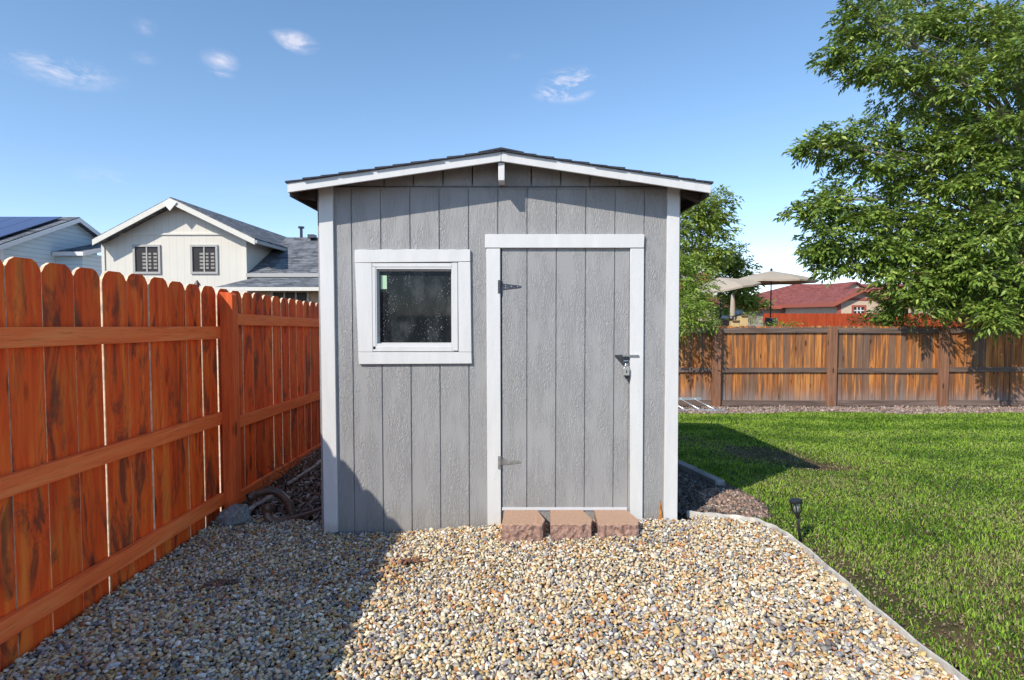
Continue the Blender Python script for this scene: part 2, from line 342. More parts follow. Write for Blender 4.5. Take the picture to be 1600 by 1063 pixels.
sheet('gravel_bed', list(np.arange(-2.4, 1.95, .05)), list(np.arange(-1.2, 4.45, .05)), M['gsand'], -.012, lambda x, y: x < edge_x(y))
t = NT('gravel_yard', .9, .2); vo = t.n.new('ShaderNodeTexVoronoi'); vo.inputs['Scale'].default_value = 42; t.l.new(t.co, vo.inputs['Vector'])
cc = t.ramp(t.sep(vo.outputs['Color'])[0], [(0, (.66,.53,.34)), (.25, (.74,.65,.48)), (.45, (.52,.36,.18)), (.6, (.44,.41,.38)), (.8, (.70,.62,.50)), (1, (.30,.28,.28))])
t.col(t.mix(t.step(vo.outputs['Distance'], .45, .75), cc, (.08,.06,.045))); t.bump(t.math('MULTIPLY', vo.outputs['Distance'], -1), 1, .02); M['gyard'] = t.m
sheet('gravel_yard', list(np.arange(-2.35, 1.9, .25)), list(np.arange(-7, 2.3, .25)), M['gyard'], .004, lambda x, y: x < edge_x(max(y, -1.2)))
t = NT('lawn_soil', .95, .1); n = t.noise(t.co, 2.2, 8, .7); n3 = t.noise(t.co, 40, 5, .7)
t.col(t.mix(t.step(n, .40, .56), t.mix(n3, (.05,.055,.018), (.11,.11,.04)), t.mix(n3, (.12,.075,.042), (.22,.15,.09)))); t.bump(n3, 1, .03); M['lsoil'] = t.m
def lawn_left(y):      # where the grass begins on its left side
    y = np.asarray(y, float); return np.where(y < 4.1, edge_x(y) + .03, np.interp(y, [4.1, 4.5, 5.3, 6.2, 7.0, 8.2], [1.80, 1.93, 1.90, 1.75, 1.55, .2]))
sheet('lawn_ground', list(np.arange(-.2, 16, .1)), list(np.arange(-1.2, 12.0, .1)), M['lsoil'], -.004, lambda x, y: x > lawn_left(y) and y < 11.55 + .12*math.sin(x*1.3))

# ------------------------------------------------------------ scattering (one mesh, numpy)
def ico(sub, seed, amp, flatz=1.0, ang=False):
    bm = bmesh.new(); bmesh.ops.create_icosphere(bm, subdivisions=sub, radius=1.0)
    for q in bm.verts:
        n = noise.noise(q.co*1.1 + Vector((seed*7.1, seed*3.3, 1))); q.co *= 1 + amp*n*2; q.co.z *= flatz
    bm.verts.ensure_lookup_table(); v = np.array([q.co[:] for q in bm.verts]); f = np.array([[l.index for l in fc.verts] for fc in bm.faces]); bm.free(); return v, f
def randrot(n, tilt):
    a = NR.uniform(0, 2*np.pi, n); b = NR.normal(0, tilt, n); c = NR.normal(0, tilt, n)
    ca, sa, cb, sb, cc, sc = np.cos(a), np.sin(a), np.cos(b), np.sin(b), np.cos(c), np.sin(c); z = np.zeros(n); o = np.ones(n)
    Rz = np.stack([ca,-sa,z, sa,ca,z, z,z,o], 1).reshape(-1,3,3); Rx = np.stack([o,z,z, z,cb,-sb, z,sb,cb], 1).reshape(-1,3,3); Ry = np.stack([cc,z,sc, z,o,z, -sc,z,cc], 1).reshape(-1,3,3)
    return Rx @ Ry @ Rz
def npmesh(name, V, Fc, cols, mat, smooth=True):
    me = bpy.data.meshes.new(name); k = Fc.shape[1]
    me.vertices.add(len(V)); me.vertices.foreach_set('co', V.astype(np.float32).ravel())
    me.loops.add(Fc.size); me.loops.foreach_set('vertex_index', Fc.astype(np.int32).ravel())
    me.polygons.add(len(Fc)); me.polygons.foreach_set('loop_start', (np.arange(len(Fc))*k).astype(np.int32)); me.polygons.foreach_set('loop_total', np.full(len(Fc), k, np.int32))
    if smooth: me.polygons.foreach_set('use_smooth', np.ones(len(Fc), bool))
    if cols is not None:
        a = me.attributes.new('col', 'FLOAT_COLOR', 'POINT'); a.data.foreach_set('color', np.concatenate([cols, np.ones((len(cols), 1))], 1).astype(np.float32).ravel())
    me.update(calc_edges=True); me.validate(); me.materials.append(mat)
    o = bpy.data.objects.new(name, me); C.objects.link(o); return o
def scatter_arrays(protos, pos, size, tilt, col):
    Vs, Fs, Cs = [], [], []; b = 0; which = NR.randint(0, len(protos), len(pos))
    for i, (pv, pf) in enumerate(protos):
        m = which == i; n = m.sum()
        if not n: continue
        v = np.einsum('nij,nvj->nvi', randrot(n, tilt), pv[None]*size[m][:, None, :]) + pos[m][:, None, :]
        f = pf[None] + (b + np.arange(n)*len(pv))[:, None, None]
        Vs.append(v.reshape(-1,3)); Fs.append(f.reshape(-1,3)); Cs.append(np.repeat(col[m], len(pv), 0)); b += n*len(pv)
    return np.concatenate(Vs), np.concatenate(Fs), np.concatenate(Cs)
def merge(parts):
    V, Fc, Co = [], [], []; b = 0
    for v, f, c in parts: V.append(v); Fc.append(f + b); Co.append(c); b += len(v)
    return np.concatenate(V), np.concatenate(Fc), np.concatenate(Co)
def pick(pal, wts, n, jit=.12):
    pal = np.array(pal); i = NR.choice(len(pal), n, p=np.array(wts)/sum(wts)); c = pal[i] * (1 + NR.normal(0, jit, (n,1))) * (1 + NR.normal(0, .03, (n,3))); return np.clip(c, .01, .9)

t = NT('pebble', .6, .3); a = t.attr('col'); n = t.noise(t.co, 90, 5, .7)
t.col(t.mix(t.math('MULTIPLY', t.step(n, .4, .7), .35), a, t.mix(1.0, a, (.62,.50,.38), 'MULTIPLY'))); t.bump(t.noise(t.co, 260, 3), .35, .002); M['pebble'] = t.m
hi = [ico(2, i, .45, .62) for i in range(14)]; lo_ = [ico(1, i+30, .25, .65) for i in range(8)]; lo2 = [ico(1, i+90, .55, .68) for i in range(14)]
def hexpts(x0, x1, y0, y1, s, jit):
    xs = np.arange(x0, x1, s); ys = np.arange(y0, y1, s*.87); X, Y = np.meshgrid(xs, ys); X = X + (np.arange(len(ys)) % 2)[:, None]*s/2
    p = np.stack([X.ravel(), Y.ravel()], 1); return p + NR.uniform(-jit, jit, p.shape)*s
def ingravel(p):
    x, y = p[:,0], p[:,1]; wob = .05*np.sin(x*9) + .03*np.sin(x*23)
    shed = (y > 4.10) & (x > -1.30) & (x < 1.30)
    return (x > -2.19) & (x < edge_x(y) - .012) & ~shed & ((y < 4.30 + wob) | ((x < -1.3) & (y < 4.35 + wob + (x+1.3)*-.1)))
PAL = [(.66,.53,.34),(.74,.65,.48),(.80,.76,.66),(.52,.36,.18),(.56,.27,.10),(.40,.37,.34),(.28,.27,.28),(.62,.44,.20),(.42,.20,.11),(.17,.16,.17),(.48,.46,.43)]
WT = [26,21,14,10,6,9,6,9,2.5,3.5,9]
def patchcol(p, n):
    c = pick(PAL, WT, n); k = np.array([noise.noise(Vector((q[0]*1.6, q[1]*1.6, 3))) for q in p])[:, None]
    c2 = pick(PAL[3:], WT[3:], n); return np.where((k > .12) & (NR.rand(n,1) < .5), c2, c)
def layer(s, jit, z0, zr, r0, r1, protos, y0=2.15, y1=4.6):
    p = hexpts(-2.2, 1.95, y0, min(y1, 4.6), s, jit); p = p[ingravel(p)]; n = len(p)
    r = NR.uniform(r0, r1, n) * np.where(NR.rand(n) < .05, 1.35, 1); sz = np.stack([r*NR.uniform(.95,1.4,n), r*NR.uniform(.7,1.0,n), r*NR.uniform(.7,1.1,n)], 1)
    z = G(p[:,0], p[:,1]) + z0 + NR.uniform(-zr, zr, n)
    return scatter_arrays(protos, np.stack([p[:,0], p[:,1], z], 1), sz, .5, patchcol(p, n))
V, Fc, Co = merge([layer(.0215, .45, -.005, .004, .009, .0125, lo_), layer(.0195, .5, .008, .007, .0062, .0118, hi, 2.15, 3.25), layer(.0195, .5, .008, .007, .0062, .0118, lo2, 3.25, 9), layer(.040, .5, .017, .005, .007, .0120, hi, 2.15, 3.25), layer(.040, .5, .017, .005, .007, .0120, lo2, 3.25, 9), layer(.11, .5, .014, .004, .013, .017, hi, .9, 9)])
tag(npmesh('gravel', V, Fc, Co, M['pebble'], False), 'tan, cream and grey pebble gravel spread in front of the shed', 'gravel', kind='stuff')

# mulch / bark / rock debris
chip = []
for i in range(8):
    v_, f_ = ico(1, i+60, .5, .35); chip.append((v_*np.array([1.5, .7, 1]), f_))
def chips(name, label, p, r0, r1, pal, wts, z=.006, protos=chip, tilt=.6):
    n = len(p); r = NR.uniform(r0, r1, n); sz = np.stack([r, r*NR.uniform(.6,1.2,n), r*NR.uniform(.6,1.2,n)], 1)
    zz_ = G(p[:,0], p[:,1]) + z + NR.uniform(-.006, .008, n)
    V, Fc, Co = scatter_arrays(protos, np.stack([p[:,0], p[:,1], zz_], 1), sz, tilt, pick(pal, wts, n, .2))
    return tag(npmesh(name, V, Fc, Co, M['pebble'], False), label, 'mulch', kind='stuff')
p = hexpts(1.2, 2.0, 4.1, 7.2, .020, .6); p = p[(p[:,0] < lawn_left(p[:,1]) + .02) & (p[:,0] > 1.24) & (p[:,1] > 4.28 - (p[:,0]-1.28)*.55)]
chips('mulch', 'dark bark mulch and small rocks along the right side of the shed', p, .010, .022, [(.13,.10,.085),(.22,.16,.12),(.09,.07,.06),(.32,.26,.21),(.20,.19,.19)], [4,3,3,1.5,2])
p = hexpts(1.45, 1.98, 4.1, 5.0, .022, .6); q = (p[:,0]-1.72)**2/.24**2 + (p[:,1]-4.5)**2/.40**2; p = p[(q < 1) & (p[:,0] < lawn_left(p[:,1]) + .01) & (p[:,1] > 4.24 - (p[:,0]-1.4)*.6)]
chips('rock_mulch', 'small heap of reddish brown rocks between the shed and the white edging', p, .012, .022, [(.30,.19,.14),(.38,.27,.21),(.20,.14,.11),(.42,.34,.28)], [4,3,3,1.5], .010, lo2)
p = hexpts(.2, 15, 11.4, 12.8, .045, .6); p = p[p[:,1] > 11.5 + .12*np.sin(p[:,0]*1.3)]
chips('fence_mulch', 'strip of pale greyish wood mulch along the foot of the weathered fence', p, .02, .045, [(.30,.23,.20),(.42,.34,.30),(.18,.13,.11),(.36,.24,.18)], [4,3,2,2])
p = hexpts(-2.3, -1.2, 4.25, 8.5, .03, .7)
p = p[(p[:,1] > 4.35 + NR.uniform(-.15, .3, len(p)))]
chips('ground_litter', 'brown bark scraps and stones on the dirt between the shed and the orange fence', p, .008, .024, [(.16,.11,.08),(.26,.17,.12),(.34,.28,.23),(.42,.39,.35)], [4,3,2,1.5])

# grass
def grass():
    n0 = 980000; y = 2.1 + (NR.rand(n0)**1.25)*9.6; xm = np.minimum(y*.87 + 1.6, 13.5); x = 1.0 + NR.rand(n0)*(13 - 1.0)
    keep = (x > lawn_left(y) + NR.uniform(-.01, .06, n0)) & (x < xm) & (y < 11.55 + .12*np.sin(x*1.3) + NR.uniform(-.12, .08, n0)); x = x[keep]; y = y[keep]
    k = np.array([noise.fractal(Vector((a*1.1, b*1.1, 0)), 1.0, 2.0, 4) for a, b in zip(x, y)])
    kf = np.array([noise.noise(Vector((a*7, b*7, 5))) for a, b in zip(x, y)])
    def blob(cx, cy, rx, ry, ang=0): dx = x-cx; dy = y-cy; c, s = math.cos(ang), math.sin(ang); u = dx*c+dy*s; v = -dx*s+dy*c; return np.exp(-((u/rx)**2 + (v/ry)**2))
    bare = 1.15*blob(3.0, 7.0, .45, .65, .5) + .9*blob(3.35, 6.3, .35, .22) + .5*blob(2.08, 2.75, .13, .38, .15) + .25*blob(2.5, 2.75, .3, .15) + .5*blob(2.3, 8.3, .5, .5) + .55*blob(1.95, 3.3, .12, .6) + .4*blob(3.9, 4.3, .5, .15)
    dry = .9*blob(3.35, 3.6, .5, .10, .1) + .6*blob(3.0, 5.6, .6, .4) + .5*blob(2.6, 3.3, .7, .4) + .35*blob(3.6, 4.6, 1.2, .5, -.3) + .25*k
    keep = NR.rand(len(x)) > np.clip(bare*1.15 + kf*.5 + np.clip(-k, 0, 1)*.35, 0, .97); x, y, k, kf, dry, bare = [q[keep] for q in (x, y, k, kf, dry, bare)]
    # thin out by distance from the lens, wider blades where they read smaller
    n = len(x); z = G(x, y) - .004
    h = np.clip(NR.normal(.022, .009, n)*(1 + .5*kf)*(1 - .5*np.clip(bare, 0, 1)), .012, .075) * (1 - .25*np.clip(dry, 0, 1)); wd = .0013 + .00036*y + NR.uniform(0, .001, n)
    a = NR.uniform(0, 2*np.pi, n); dx, dy = np.cos(a), np.sin(a); b = a + np.pi/2 + NR.normal(0, .8, n); lean = NR.uniform(.15, .95, n)*h; lx, ly = np.cos(b)*lean, np.sin(b)*lean
    base = np.stack([x, y, z], 1); o = lambda sx, t_, zz: base + np.stack([dx*wd*sx + lx*t_, dy*wd*sx + ly*t_, zz*h], 1)
    V = np.stack([o(-1, 0, 0), o(1, 0, 0), o(.8, .35, .6), o(-.8, .35, .6), o(0, 1, .95)], 1).reshape(-1, 3)
    i = (np.arange(n)*5)[:, None]; F3 = np.concatenate([i + np.array([[0,1,2]]), i + np.array([[0,2,3]]), i + np.array([[3,2,4]])])
    g1 = np.array([.14,.27,.022]); g2 = np.array([.38,.56,.070]); g3 = np.array([.46,.43,.20]); g4 = np.array([.035,.08,.018])
    tt = np.clip(.5 + .35*np.sin(y*5.2)*ss(4.5, 8, y) + k*.8 + kf*.6 + NR.normal(0, .36, n), 0, 1)[:, None]; c = g1*(1-tt) + g2*tt
    c = np.where((NR.rand(n) < .30)[:, None], g4, c); dd = (NR.rand(n) < np.clip(.02 + dry*.58 + bare*.2, 0, .75))[:, None]; c = np.where(dd, g3*NR.uniform(.6, 1.1, (n,1)), c)
    return V, F3, np.repeat(c, 5, 0)
t = NT('grass_blade', .5, .25); a = t.attr('col'); t.col(a)
tl = t.n.new('ShaderNodeBsdfTranslucent'); t.l.new(t.mix(1.0, a, (1.2,1.1,.5), 'MULTIPLY'), tl.inputs[0])
mx = t.n.new('ShaderNodeMixShader'); mx.inputs[0].default_value = .35; t.l.new(t.b.outputs[0], mx.inputs[1]); t.l.new(tl.outputs[0], mx.inputs[2]); t.l.new(mx.outputs[0], t.n['Material Output'].inputs[0]); M['grass'] = t.m
p = hexpts(1.8, 7, 2.2, 9, .035, .6); p = p[(p[:,0] > lawn_left(p[:,1]) + .01) & (p[:,0] < p[:,1]*.87 + 1.2)]
chips('lawn_litter', 'crumbs of soil, clippings and tiny stones lying between the grass blades', p, .003, .009, [(.16,.11,.07),(.26,.20,.12),(.10,.07,.05),(.36,.32,.18),(.40,.36,.30)], [5,3,3,2,.4], .002, lo2)
V, Fc, Co = grass(); print('grass tris', len(Fc))
tag(npmesh('grass', V, Fc, Co, M['grass'], False), 'green mown lawn grass with a few bare and straw coloured patches', 'grass', kind='stuff')

def leaves(cent, dirs, size, per, spread, droop=.25, wfac=.17):
    """sprays: every spray is a short stalk with narrow leaflets in pairs"""
    n = len(cent); m = n*per; c = np.repeat(cent, per, 0); d = np.repeat(dirs, per, 0)
    d = d/np.linalg.norm(d, axis=1, keepdims=True); tpos = np.tile(np.linspace(-.1, 1, per), n)[:, None]
    up = np.array([0, 0, 1.0]) + NR.normal(0, .35, (n, 3)); up = np.repeat(up, per, 0); side = np.cross(d, up); side /= np.linalg.norm(side, axis=1, keepdims=True) + 1e-6
    sg = np.tile(np.array([1 if i % 2 else -1 for i in range(per)]), n)[:, None]; sg = np.where(tpos > .95, 0.0, sg)
    base = c + d*tpos*spread + NR.normal(0, spread*.06, (m, 3)) - np.array([0,0,1.0])*droop*spread*tpos**2
    ld = d*.75 + side*sg*.85 + np.array([0,0,-droop*1.2]) + NR.normal(0, .22, (m, 3)); ld /= np.linalg.norm(ld, axis=1, keepdims=True)
    nrm = np.cross(ld, np.cross(up, ld)); nrm = up - ld*np.sum(up*ld, 1, keepdims=True); nrm += NR.normal(0, .35, (m,3)); wv = np.cross(ld, nrm); wv /= np.linalg.norm(wv, axis=1, keepdims=True) + 1e-6
    nn = np.cross(wv, ld); s = size*NR.uniform(.7, 1.25, (m, 1))
    V = np.stack([base, base + ld*s*.42 + wv*s*wfac + nn*s*.05, base + ld*s - nn*s*.08, base + ld*s*.42 - wv*s*wfac + nn*s*.05], 1).reshape(-1, 3)
    i = (np.arange(m)*4)[:, None]; Fq = np.concatenate([i + np.array([[0,1,2]]), i + np.array([[0,2,3]])]); return V, Fq
# ------------------------------------------------------------ shed
SY = 4.12
def X(px, py=492): return P(px, py, SY).x
def Z(py, Y=SY): return P(800, py, Y).z
shed = thing('shed', (-.08, SY, 0), 'grey wooden garden shed with white trim, low pitched roof, square window and closed door', 'shed')
XL, XR = -1.345, 1.165; ZS = Z(292); DEP = 3.08; SLOPE = .150; XA = -.075; ZAP = Z(251)     # wall ends, seam, depth, apex
groove0 = (551-800)/224.0; GP = .2027
def siding(mb, x0, x1, z0, z1, y, th=.014, off=0.0, gw=.0085, gd=.008, ztop=None, axis='x'):
    gs = [groove0 + off + GP*k for k in range(-4, 16)]
    xs = [(x0, 0)]
    for g in gs:
        if g - gw/2 > x0 + .002 and g + gw/2 < x1 - .002: xs += [(g-gw/2, 0), (g-gw/2+.001, gd), (g+gw/2-.001, gd), (g+gw/2, 0)]
    if ztop:
        for q in (XA,):
            if x0 < q < x1: xs.append((q, 0))
        xs.sort()
    xs.append((x1, 0)); n = len(xs); tz = (lambda x: ztop(x)) if ztop else (lambda x: z1)
    vs_ = [(x, y+d, z0) for x, d in xs] + [(x, y+d, tz(x)) for x, d in xs] + [(x0, y+th, z0), (x1, y+th, z0), (x1, y+th, tz(x1)), (x0, y+th, tz(x0))]
    fs = [(i, i+1, n+i+1, n+i) for i in range(n-1)]
    m = 2*n; fs += [(m, m+3, m+2, m+1), tuple([m, m+1] + list(range(n-1, -1, -1))), tuple(list(range(n, 2*n)) + [m+2, m+3]), (0, n, m+3, m), (n-1, m+1, m+2, 2*n-1)]
    mb.add(vs_, fs)
DX0, DX1, DZ0, DZ1 = X(783), X(983), Z(797), Z(386)
WX0, WX1, WZ0, WZ1 = X(583), X(708), Z(548), Z(414)
mb = MB(); zb = -.06
siding(mb, XL, WX0, zb, ZS, SY); siding(mb, WX0, WX1, zb, WZ0, SY); siding(mb, WX0, WX1, WZ1, ZS, SY)
siding(mb, WX1, DX0, zb, ZS, SY); siding(mb, DX0, DX1, DZ1, ZS, SY); siding(mb, DX0, DX1, zb, DZ0, SY); siding(mb, DX1, XR, zb, ZS, SY)
zr = lambda x: ZAP - .01 - SLOPE*abs(x - XA)
# side and back walls
mb.box(XL, XL+.014, SY+.015, SY+DEP, zb - .4, zr(XL)); mb.box(XR-.014, XR, SY+.015, SY+DEP, zb - .4, zr(XR))
mb.prism([(XL, SY+DEP, zb-.4), (XR, SY+DEP, zb-.4), (XR, SY+DEP, zr(XR)), (XA, SY+DEP, zr(XA)), (XL, SY+DEP, zr(XL))], (0, .014, 0))
mb.build('wall', M['siding'], shed)
mb = MB(); siding(mb, XL, XR, ZS+.004, 0, SY-.009, off=.028, ztop=zr, th=.012); tag(mb.build('gable_panel', M['siding'], shed))
mb = MB(); mb.box(XL, XR, SY-.012, SY-.001, ZS-.004, ZS+.002); mb.build('flashing', M['dark_steel'], shed)
mb = MB(); mb.box(XL+.03, XR-.03, SY+.03, SY+DEP-.03, -.05, .0); mb.box(XL+.03, XL+.04, SY+.06, SY+DEP-.04, .01, 2.2).box(XR-.04, XR-.03, SY+.06, SY+DEP-.04, .01, 2.2).box(XL+.05, XR-.05, SY+1.0, SY+1.02, .01, 2.2).box(XL+.05, XR-.05, SY+.05, SY+.98, 2.21, 2.22); mb.build('shade_lining', M['dark'], shed)  # floor, plus dark panels added so the inside looks unlit through the pane
def board(name, pts, y, th, mat=M['white'], par=shed, bev=.003):   # polygon in x,z with the back at y
    return MB().prism([(a, y, b) for a, b in pts], (0, -th, 0)).build(name, mat, par, bevel=bev)
q = lambda px, py: (P(px, py, SY).x, P(px, py, SY).z)
TT = .019
board('corner_trim', [q(508, 834), q(529, 830), q(521, 286), q(499, 288)], SY-.0005, TT+.004)
board('corner_trim', [q(1036, 812), q(1057, 812), q(1061, 284), q(1042, 282)], SY-.0005, TT+.004)
MB().tube([(q(1040,0)[0], SY-.006, .02), (q(1040,0)[0]+.004, SY-.010, .08), (q(1039,0)[0], SY-.008, .19)], [.020, .012, .002], 7).build('rotten_patch', M['rot'], shed, smooth=False)
# door
dt = board('door_trim', [q(758, 388), q(1005, 388), q(1006, 367), q(758, 367)], SY-.0005, TT+.006)
board('door_trim', [q(762, 828), q(783, 828), q(781.5, 388.5), q(760, 388.5)], SY-.0005, TT)
board('door_trim', [q(984, 812), q(1003, 812), q(1005.5, 388.5), q(984, 388.5)], SY-.0005, TT)
mb = MB(); siding(mb, DX0+.006, DX1-.003, DZ0+.004, DZ1-.004, SY-.002, th=.02, gw=.008)
door = mb.build('door', M['siding'], shed)
MB().box(DX0+.006, DX1-.003, SY-.009, SY-.0025, DZ0, DZ0+.020).build('kick_strip', M['vinyl'], door)
def hinge(px, py, mat):
    c = P(px, py, SY-.022); c.y = SY
    mb = MB(); x, z = c.x, c.z
    mb.prism([(x, SY-.002, z-.022), (x+.03, SY-.002, z-.020), (x+.135, SY-.002, z-.007), (x+.142, SY-.002, z), (x+.135, SY-.002, z+.007), (x+.03, SY-.002, z+.020), (x, SY-.002, z+.022)], (0, -.0035, 0))
    h = mb.build('hinge', mat, door)
    mb = MB(); mb.tube([(x-.004, SY-.013, z-.046), (x-.004, SY-.013, z+.046)], .0065, 8); mb.box(x-.022, x-.006, SY-.0245, SY-.0205, z-.045, z+.045); mb.build('hinge_pin', mat, h)
    for ox, oz in ((.03,.009),(.03,-.009),(.07,0),(.115,0)): MB().tube([(x+ox, SY-.005, z+oz), (x+ox, SY-.0085, z+oz)], [.005,.003], 7).build('screw', M['chrome'], h)
hinge(783, 448, M['dark_steel']); hinge(783, 723, M['galv'])
# hasp: hinged strap, staple, swivel
hx, hz = X(961), Z(556)
mb = MB(); mb.box(hx, X(983), SY-.0065, SY-.002, hz-.008, hz+.006)
mb.prism([(hx+.002, SY-.002, hz-.008), (X(982), SY-.002, hz-.008), (X(982), SY-.002, hz-.05), (hx+.058, SY-.002, hz-.07)], (0, -.004, 0))
hasp = mb.build('hasp', M['dark_steel'], door, bevel=.001)
MB().beam((X(972), SY-.024, hz+.002), (X(997), SY-.027, hz+.003), .008, .012).tube([(X(974), SY-.014, hz-.03), (X(974), SY-.032, hz-.035), (X(980), SY-.034, hz-.032), (X(980), SY-.014, hz-.028)], .0035, 6).build('staple', M['chrome'], hasp)
lx, lz = X(978), Z(575)
lock = thing('padlock', (lx, SY-.03, lz-.05), 'small rectangular metal padlock hanging from the hasp of the shed door', 'padlock')
MB().box(lx-.021, lx+.021, SY-.040, SY-.018, lz-.05, lz+.004).build('lock_body', M['brass'], lock, bevel=.004)
MB().tube([(lx+.012*math.cos(a)*1.1, SY-.029, lz+.002+.028*math.sin(a)) for a in [math.pi*i/8 for i in range(9)]], .0038, 7).build('shackle', M['chrome'], lock, smooth=True)
MB().box(lx-.003, lx+.003, SY-.0415, SY-.0395, lz-.034, lz-.012).build('keyhole', M['dark'], lock)
MB().prism([(lx-.017, SY-.038, lz-.051), (lx+.019, SY-.038, lz-.051), (lx+.019, SY-.038, lz-.062), (lx+.006, SY-.038, lz-.075), (lx-.004, SY-.038, lz-.07)], (0, .018, 0)).build('lock_cap', M['black_plastic'], lock, bevel=.002)
# window
def rect(a, b): return [q(a[0], b[1]), q(b[0], b[1]), q(b[0], a[1]), q(a[0], a[1])]
MBw = MB(); wx0 = X(581); wx1 = X(709.5); wz0 = Z(549.5); wz1 = Z(412)
win = MB(); a0, a1, b0, b1 = wx0, wx1, wz0, wz1; g0, g1, h0, h1 = X(589.5), X(706), Z(537), Z(421)
for bx in ((a0, g0, b0, b1), (g1, a1, b0, b1), (g0, g1, b0, h0), (g0, g1, h1, b1)): win.box(bx[0], bx[1], SY-.030 if 0 else SY-.012, SY+.045, bx[2], bx[3])
win = win.build('window', M['vinyl'], shed, bevel=.003)
m = MB(); m.box(g0, g0+.012, SY+.02, SY+.03, h0, h1); m.box(g1-.006, g1, SY+.02, SY+.03, h0, h1); m.box(g0+.012, g1-.006, SY+.02, SY+.03, h1-.012, h1); m.box(g0+.012, g1-.006, SY+.02, SY+.03, h0, h0+.006); m.build('bevel_shade', M['trim_grey'], win)  # grey bevel strips, widened at left and top to paint the frame's shadow
MB().box(g0, g1, SY+.031, SY+.034, h0, h1).build('pane', M['pane'], win)
MB().box(X(594), X(603.5), SY+.0285, SY+.0305, Z(451.5), Z(430)).build('sticker', M['sticker'], win)
jg = [(0, 0)]
tp = [q(555.5, 411)] + [q(715.5, 409.5), q(735, 409)] + [q(735 - i*9, 390.8 + (R.random()-.5)*1.6) for i in range(21)]
board('window_trim', [(a, b) for a, b in tp], SY-.0005, TT+.002, bev=.002)
board('window_trim', [q(561.8, 569), q(737.5, 568), q(737, 550.5), q(561, 550.5)], SY-.0005, TT+.002)
board('window_trim', [q(561, 550), q(583.5, 550), q(582, 411.5), q(555.5, 411.5)], SY-.0005, TT)
board('window_trim', [q(717, 550), q(737, 550), q(735.2, 409.8), q(716, 410)], SY-.0005, TT)
# inner stop between trim and frame
mb = MB()
for (u0, u1, w0, w1) in ((583, 588, 546, 416), (707, 716, 548, 411)): mb.box(X(u0)-.002, X(u1)-.002, SY-.016, SY-.0125, Z(w0), Z(w1))
mb.box(X(583), X(707)-.003, SY-.016, SY-.0125, Z(549), Z(541)); mb.box(X(583), X(707)-.003, SY-.016, SY-.0125, Z(417.5), Z(411.8)); mb.build('window_stop', M['white'], shed, bevel=.002)
# contents dimly seen behind the pane
# roof: sheathing, shingles, rakes, eaves
RF = 3.93; RB = SY + DEP + .2; ZR = P(783, 237, RF).z
eL = P(449, 286, RF); eR = P(1111, 287, RF); xa = P(783, 237, RF).x
slL = (ZR - eL.z)/(xa - eL.x); slR = (ZR - eR.z)/(eR.x - xa)
def roofz(x, d=0): return (ZR - slL*(xa - x) if x < xa else ZR - slR*(x - xa)) + d
mb = MB()
for a, b in ((eL.x, xa), (xa, eR.x)):
    mb.prism([(a, RF+.022, roofz(a, -.018)), (b, RF+.022, roofz(b, -.018)), (b, RF+.022, roofz(b, -.002)), (a, RF+.022, roofz(a, -.002))], (0, RB-RF-.022, 0))
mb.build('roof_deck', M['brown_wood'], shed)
mb = MB()
for sgn, e in ((-1, eL.x-.012), (1, eR.x+.012)):
    nco = 12; L_ = abs(e - xa)
    for i in range(nco):
        xo = xa + sgn*L_*(nco-i)/nco; xi = xa + sgn*max(0, L_*(nco-i-1)/nco - .09); y0 = RF - .010 - R.random()*.014
        y = y0
        while y < RB + .02:
            y1 = min(RB+.02, y + R.uniform(.18, .34)); th = R.uniform(.0, .003)
            mb.prism([(xo, y+.001, roofz(xo, .0005)), (xi, y+.001, roofz(xi, -.001+.0005)), (xi, y+.001, roofz(xi, .003)), (xo, y+.001, roofz(xo, .0125+th))], (0, y1-y-.002, 0)); y = y1
y = RF - .02
while y < RB:
    mb.prism([(xa-.15, y, roofz(xa-.15, .010)), (xa, y, ZR+.008), (xa+.15, y, roofz(xa+.15, .010)), (xa+.15, y, roofz(xa+.15, .016)), (xa, y, ZR+.020+R.random()*.003), (xa-.15, y, roofz(xa-.15, .016))], (0, .16, 0)); y += .155
mb.build('shingles', M['asphalt_shingle'], shed)
for a, b in ((eL.x, xa-.0015), (xa+.0015, eR.x)):
    hgt = .062
    MB().prism([(a, RF+.02, roofz(a, -hgt)), (b, RF+.02, roofz(b, -hgt)), (b, RF+.02, roofz(b, -.001)), (a, RF+.02, roofz(a, -.001))], (0, -.02, 0)).build('rake_board', M['white'], shed, bevel=.002)
for a, s_ in ((eL.x+.004, 1), (eR.x-.024, -1)):
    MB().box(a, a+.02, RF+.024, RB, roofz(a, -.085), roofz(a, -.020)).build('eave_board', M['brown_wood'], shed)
for yy in np.arange(SY-.05, RB-.1, .6):
    for a, b in ((eL.x+.026, XL-.002), (XR+.002, eR.x-.026)):
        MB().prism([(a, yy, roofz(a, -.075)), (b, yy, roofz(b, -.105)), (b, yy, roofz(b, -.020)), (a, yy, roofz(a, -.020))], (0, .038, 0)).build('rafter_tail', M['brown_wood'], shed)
bx = P(783.5, 250, RF+.02).x
MB().box(bx-.021, bx+.021, RF+.021, SY-.010, Z(281, RF), ZR-.066).build('ridge_block', M['white'], shed, bevel=.004)
shed.rotation_euler = (0, 0, 0)

